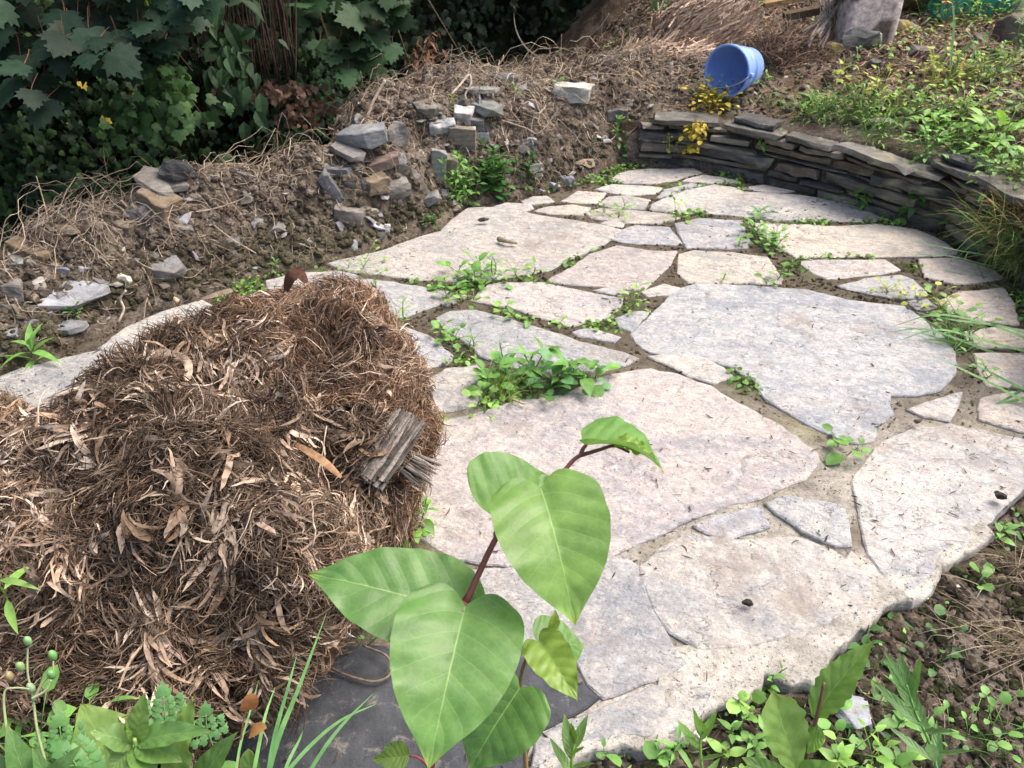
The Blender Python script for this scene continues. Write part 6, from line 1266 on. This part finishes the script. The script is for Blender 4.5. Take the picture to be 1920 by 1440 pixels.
def willow(label, pts, n, size, d, seed, col=(.16, .37, .13), nm='willowherb', wr=.2, z=(0, 0, .5), r=.0022):
    rg = np.random.default_rng(seed); P = bez(pts, 40); q = empty(nm, P[0]); tag(q, label, 'weed'); mb = MB(); tubes(mb, P, np.linspace(r, r*.5, 40), np.array(col)*np.array([1.5, 1.2, .8]), 8); build_at(mb, 'stem', m_stem, q)
    for i in range(n):
        t = .12+.86*i/(n-1); c = P[int(t*39)]; ax = norm(P[min(39, int(t*39)+1)]-P[int(t*39)-1]); side = norm(np.cross(ax, norm(rg.normal(size=3)))); s_ = size*(1.0-.5*abs(t-.5)*1.3)
        if i % 2: side = -side_prev
        side_prev = side; dr = norm(side*(1.0-.55*t)+ax*(.35+.8*t)); L(q, c, c+dr*s_, ax+np.array(z)-.0*side, s_*wr*rg.uniform(.8, 1.2), 'lance', m_big, np.array(col)*rg.uniform(.85, 1.2), .3, -.02, .02, 0, 'leaf', seed*10+i, 14, 7)
    return q
willow('narrow leaved weed standing at the bottom right corner area', [PD(1770, 1500, .98), PD(1745, 1400, .95), PD(1718, 1340, .92), PD(1700, 1285, .90)], 15, .075, 0, 31, (.13, .31, .14))
willow('small narrow leaved weed at the very bottom right of the centre', [PD(1320, 1480, .95), PD(1313, 1400, .93), PD(1318, 1370, .92)], 9, .045, 0, 33, (.18, .40, .12), wr=.3)
willow('slender weed left of the small shoot at the bottom', [PD(1075, 1500, .90), PD(1072, 1430, .88), PD(1078, 1385, .87)], 9, .05, 0, 34, (.18, .38, .13), wr=.3)
for j, (lb, u, v, n, sz, h, sp, tp, cl, ns) in enumerate([
 ('cluster of round leaved seedlings at the bottom right of the mortar strip', 1385, 1330, 16, .034, .05, .02, 'rnd', 'bright', 3),
 ('dense small leaved weed below the round leaved seedlings', 1395, 1400, 30, .028, .05, .03, 'ov', 'mid', 5),
 ('pale leaved weed leaning out beside the mortar edge', 1400, 1310, 8, .06, .03, .01, 'lan', 'bright', 1),
 ('low weeds at the bottom edge below the mortar strip', 1210, 1400, 22, .03, .04, .03, 'ov', 'mid', 3),
 ('low weed beside the pale pebble at the bottom', 1250, 1420, 14, .045, .05, .02, 'lan', 'mid', 2),
 ('bright low weeds at the very bottom right', 1620, 1415, 26, .026, .03, .05, 'ov', 'bright', 4),
 ('small green weed by the root tangle at the right', 1880, 1020, 12, .036, .05, .02, 'ov', 'mid', 2),
 ('small seedling on the dark soil at the right', 1840, 1100, 8, .024, .02, .02, 'rnd', 'mid', 2),
 ('green leaves right behind the toothed leaf', 1610, 1250, 14, .036, .05, .03, 'ov', 'dark', 2),
 ('small weeds between the toothed plant and the shard', 1545, 1370, 12, .026, .03, .03, 'rnd', 'mid', 2),
 ('leafy seedling right of the white crumb of mortar', 1350, 1425, 16, .035, .05, .03, 'ov', 'bright', 3),
 ('weeds at the bottom edge right of the pale pebble', 1180, 1432, 20, .032, .05, .04, 'mix', 'mid', 4),
 ('weed between the round leaved seedlings and the toothed leaf', 1440, 1290, 14, .026, .04, .02, 'ov', 'mid', 2),
 ('green mat of seedlings at the bottom right corner', 1830, 1400, 40, .018, .02, .07, 'rnd', 'mid', 6),
 ('small weed on the soil above the narrow leaved weed', 1740, 1230, 16, .02, .02, .04, 'rnd', 'dark', 3),
 ('broad weed at the bottom between the toothed plant and narrow leaved weed', 1650, 1435, 14, .045, .06, .03, 'ov', 'mid', 2),
 ('bright leaf cluster at the very bottom under the toothed plant', 1560, 1440, 16, .034, .05, .03, 'ov', 'bright', 3),
 ('little weeds in the soil at the lower right', 1700, 1370, 18, .022, .02, .05, 'ov', 'mid', 3)]):
    weed('small_weed', lb, G(u, v), n, sz, h, sp, tp, cl, 300+j, nst=ns, elev=(.1, 1.0))
gr_ = G(1900, 1210); drl = [(.30, .24, .18), (.22, .17, .125), (.38, .31, .24)]
grass('root_tangle', 'wiry tangle of pale roots on the soil at the right edge', gr_+np.array([0, 0, .02]), 110, .15, .0016, drl, dirv=(-.7, -.1, .25), dj=.55, spread=.03, seed=41, grav=.10, cat='roots')
grass('root_tangle', 'second root tangle above the first at the right edge', G(1905, 1070)+np.array([0, 0, .02]), 70, .11, .0015, drl, dirv=(-.7, 0, .3), dj=.6, spread=.03, seed=42, grav=.10, cat='roots')
# bottom left
p = plant('dock_plant', 'dock with large pale green leaves at the bottom left', 200, 1500, 1.0)
L(p, PD(245, 1500, .95), PD(150, 1318, .92), VW(200, 1390)+np.array([.1, .2, .3]), .105, 'ovate', col=(.26, .47, .17), fold=.1, droop=.06, seed=51)
L(p, PD(330, 1480, .95), PD(365, 1302, .92), VW(350, 1390)+np.array([-.2, .3, .3]), .040, 'ovate', col=(.24, .46, .14), fold=.2, ripple=.05, seed=52)
L(p, PD(370, 1500, .95), PD(450, 1370, .92), VW(410, 1420)+np.array([-.2, .3, .3]), .040, 'ovate', col=(.15, .34, .12), seed=53)
L(p, PD(480, 1500, .95), PD(465, 1405, .92), VW(460, 1430)+np.array([-.2, .3, .3]), .030, 'round', col=(.19, .40, .12), seed=54)
q = empty('willowherb', PD(262, 1470, .88)); tag(q, 'broad leaved willowherb in front of the dock at the bottom left', 'weed')
stalk(q, [PD(275, 1500, .90), PD(262, 1430, .87), PD(252, 1385, .85)], .003, .002, (.32, .46, .14))
for j, (b_, t_, w_, cl) in enumerate([((255, 1390), (272, 1298), .026, (.24, .46, .16)), ((250, 1395), (168, 1372), .030, (.22, .42, .17)), ((258, 1395), (342, 1428), .034, (.20, .42, .14)), ((256, 1392), (400, 1372), .028, (.17, .38, .14)), ((250, 1400), (205, 1450), .028, (.22, .44, .15)), ((256, 1400), (290, 1465), .03, (.20, .43, .14)), ((254, 1388), (235, 1345), .014, (.30, .52, .15))]):
    L(q, PD(*b_, .86), PD(*t_, .84-.01*(j % 2)), VW(260, 1400)+np.array([0, .2, .5]), w_, 'lance', col=cl, fold=.3, droop=.07, ripple=.03, seed=60+j, nr=20, nc=9)
q = empty('poppy_seed_plant', PD(60, 1470, .85)); tag(q, 'plant with round green seed capsules on thin stalks at the lower left', 'weed')
for j, pts in enumerate([[(88, 1440), (70, 1370), (62, 1310), (52, 1262), (52, 1215)], [(62, 1315), (80, 1280), (98, 1262), (100, 1240)], [(60, 1310), (85, 1295), (96, 1275)], [(20, 1450), (12, 1370), (8, 1300), (30, 1290), (55, 1292)]]):
    stalk(q, [PD(u, v, .84-.005*j) for u, v in pts], .0016, .0009, (.30, .36, .18))
for j, (u, v, cl) in enumerate([(52, 1202, (.22, .38, .17)), (99, 1229, (.15, .33, .10)), (97, 1265, (.13, .29, .09)), (58, 1290, (.30, .42, .24)), (18, 1268, (.30, .24, .12)), (38, 1250, (.20, .30, .12))]):
    co, f = ico(2, j, 1.25, .12); mb = MB(); mb.add(co*np.array([.0085, .0085, .0115])+PD(u, v, .835), f, cl); build_at(mb, 'seed_capsule', m_stem, q)
q = empty('narrow_leaved_weed', PD(30, 1480, .86)); tag(q, 'narrow blue green leaves in the bottom left corner', 'weed')
for j, (b_, t_, w_) in enumerate([((60, 1500), (12, 1358), .03), ((80, 1500), (155, 1395), .024), ((20, 1500), (-20, 1400), .03), ((100, 1500), (60, 1400), .02), ((70, 1490), (180, 1440), .025)]): L(q, PD(*b_, .84), PD(*t_, .82), VW(50, 1420)+np.array([0, .2, .5]), w_, 'lance', col=(.15, .35, .14), fold=.3, seed=80+j, nr=18, nc=7)
def frond(label, pts, d, n, size, col, seed):
    P = bez([PD(u, v, d) for u, v in pts], 20); q = empty('wild_parsley', P[0]); tag(q, label, 'weed'); mb = MB(); tubes(mb, P, .0008, col, 5); build_at(mb, 'stem', m_stem, q); mb = MB(); rg = np.random.default_rng(seed)
    for i in range(n):
        t = .25+.75*i/n; c = P[int(t*19)]; ax = norm(P[min(19, int(t*19)+1)]-P[int(t*19)-1]); nv = VW(*pts[1]); sd = norm(np.cross(ax, nv))
        for s_ in (-1, 1):
            for k in range(3):
                dr = norm(sd*s_*(1-.25*k)+ax*(.3+.45*k)); o_ = c+sd*s_*size*(.25+.55*(k < 2)*k); inst(mb, ivy_t[1], o_[None], np.cross(dr, nv)[None], dr[None], nv[None], np.array([size*(.8-.4*t)]), np.array([col])*rg.uniform(.85, 1.15))
    inst(mb, ivy_t[1], P[-1:], sd[None], ax[None], nv[None], np.array([size]), np.array([col])); build_at(mb, 'leaflets', m_leaf, q)
frond('feathery parsley leaf rising in front of the dark hollow', [(312, 1370), (308, 1330), (306, 1305)], .93, 4, .020, (.11, .26, .09), 1)
frond('feathery parsley leaf between dock leaves at the bottom', [(400, 1400), (388, 1365), (386, 1340)], .93, 3, .018, (.10, .24, .08), 2)
frond('feathery parsley leaf near the seed capsules', [(120, 1430), (115, 1390), (112, 1362)], .90, 4, .022, (.11, .26, .08), 3)
frond('feathery parsley leaf at the very bottom left', [(160, 1480), (140, 1430), (120, 1410)], .88, 5, .022, (.10, .25, .08), 4)
weed('low_weed', 'leafy weeds filling the bottom left edge', PD(150, 1470, .95), 50, .035, .06, .07, 'mix', 'mid', 401, nst=8)
weed('low_weed', 'small leaves under the dock leaves', PD(330, 1480, .98), 30, .03, .05, .06, 'mix', 'mid', 402, nst=6)
weed('low_weed', 'small green sprig on the left edge over the root clump', PD(5, 1105, .95), 5, .05, .03, .02, 'lan', 'bright', 403)
q = plant('red_leaved_shoot', 'thin stem with two orange red leaves near the grass blades', 460, 1480, .9)
stalk(q, [PD(450, 1490, .90), PD(448, 1420, .89), PD(455, 1360, .88), PD(462, 1330, .88)], .0014, .0009, (.22, .09, .06))
L(q, PD(462, 1332, .88), PD(470, 1298, .87), VW(465, 1310)+np.array([.4, 0, .2]), .020, 'round', m_leaf, (.42, .20, .11), seed=91, nr=12, nc=7)
L(q, PD(468, 1378, .88), PD(500, 1364, .87), VW(480, 1370)+np.array([0, .4, .5]), .016, 'round', m_leaf, (.46, .26, .13), seed=92, nr=12, nc=7)
gg = [(.17, .38, .13), (.13, .32, .11), (.22, .44, .15)]
for j, (lb, pts, wd) in enumerate([
 ('longest thick grass blade crossing in front of the root clump', [(490, 1500), (520, 1390), (560, 1290), (612, 1150)], .0065),
 ('grass blade left of the longest one', [(500, 1470), (515, 1380), (540, 1290), (556, 1230)], .005),
 ('grass blade at the left of the front tuft', [(470, 1480), (485, 1400), (498, 1340), (516, 1288)], .0045),
 ('grass blade lying to the right over the dark slate', [(510, 1480), (580, 1400), (640, 1350), (705, 1320)], .0045),
 ('grass blade bending far right over the dark slate', [(560, 1480), (610, 1400), (650, 1350), (700, 1300)], .0045),
 ('short thin grass blade over the soil', [(440, 1470), (450, 1400), (470, 1330), (485, 1275)], .003),
 ('thin dark grass blade close to the slate edge', [(520, 1490), (540, 1430), (560, 1390), (568, 1370)], .004)]): blade(lb, pts, [.86, .88, .90, .92], wd, gg[j % 3], 'front_grass', 'grass blades at the front left of the dark slate')
# looping dark root on the dark slate
wand('looped_root', 'dark root looping on the soil beside the dark slate', [PZ(600, 1240, .01), PZ(640, 1262, .01), PZ(700, 1278, .012), PZ(733, 1262, .015), PZ(725, 1230, .02), PZ(680, 1210, .02)], .0026, .002, (.17, .13, .10), n=30)
wand('dry_stalk', 'small dry stalk at the foot of the central weed clump', [PZ(960, 748, .012), PZ(975, 754, .014), PZ(985, 757, .012)], .003, .0025, (.42, .33, .24), n=8)
wand('bark_strip', 'curled brown bark strip on the long pale slab', [PZ(935, 448, .016), PZ(950, 452, .02), PZ(970, 456, .014)], .010, .004, (.26, .22, .16), n=8)
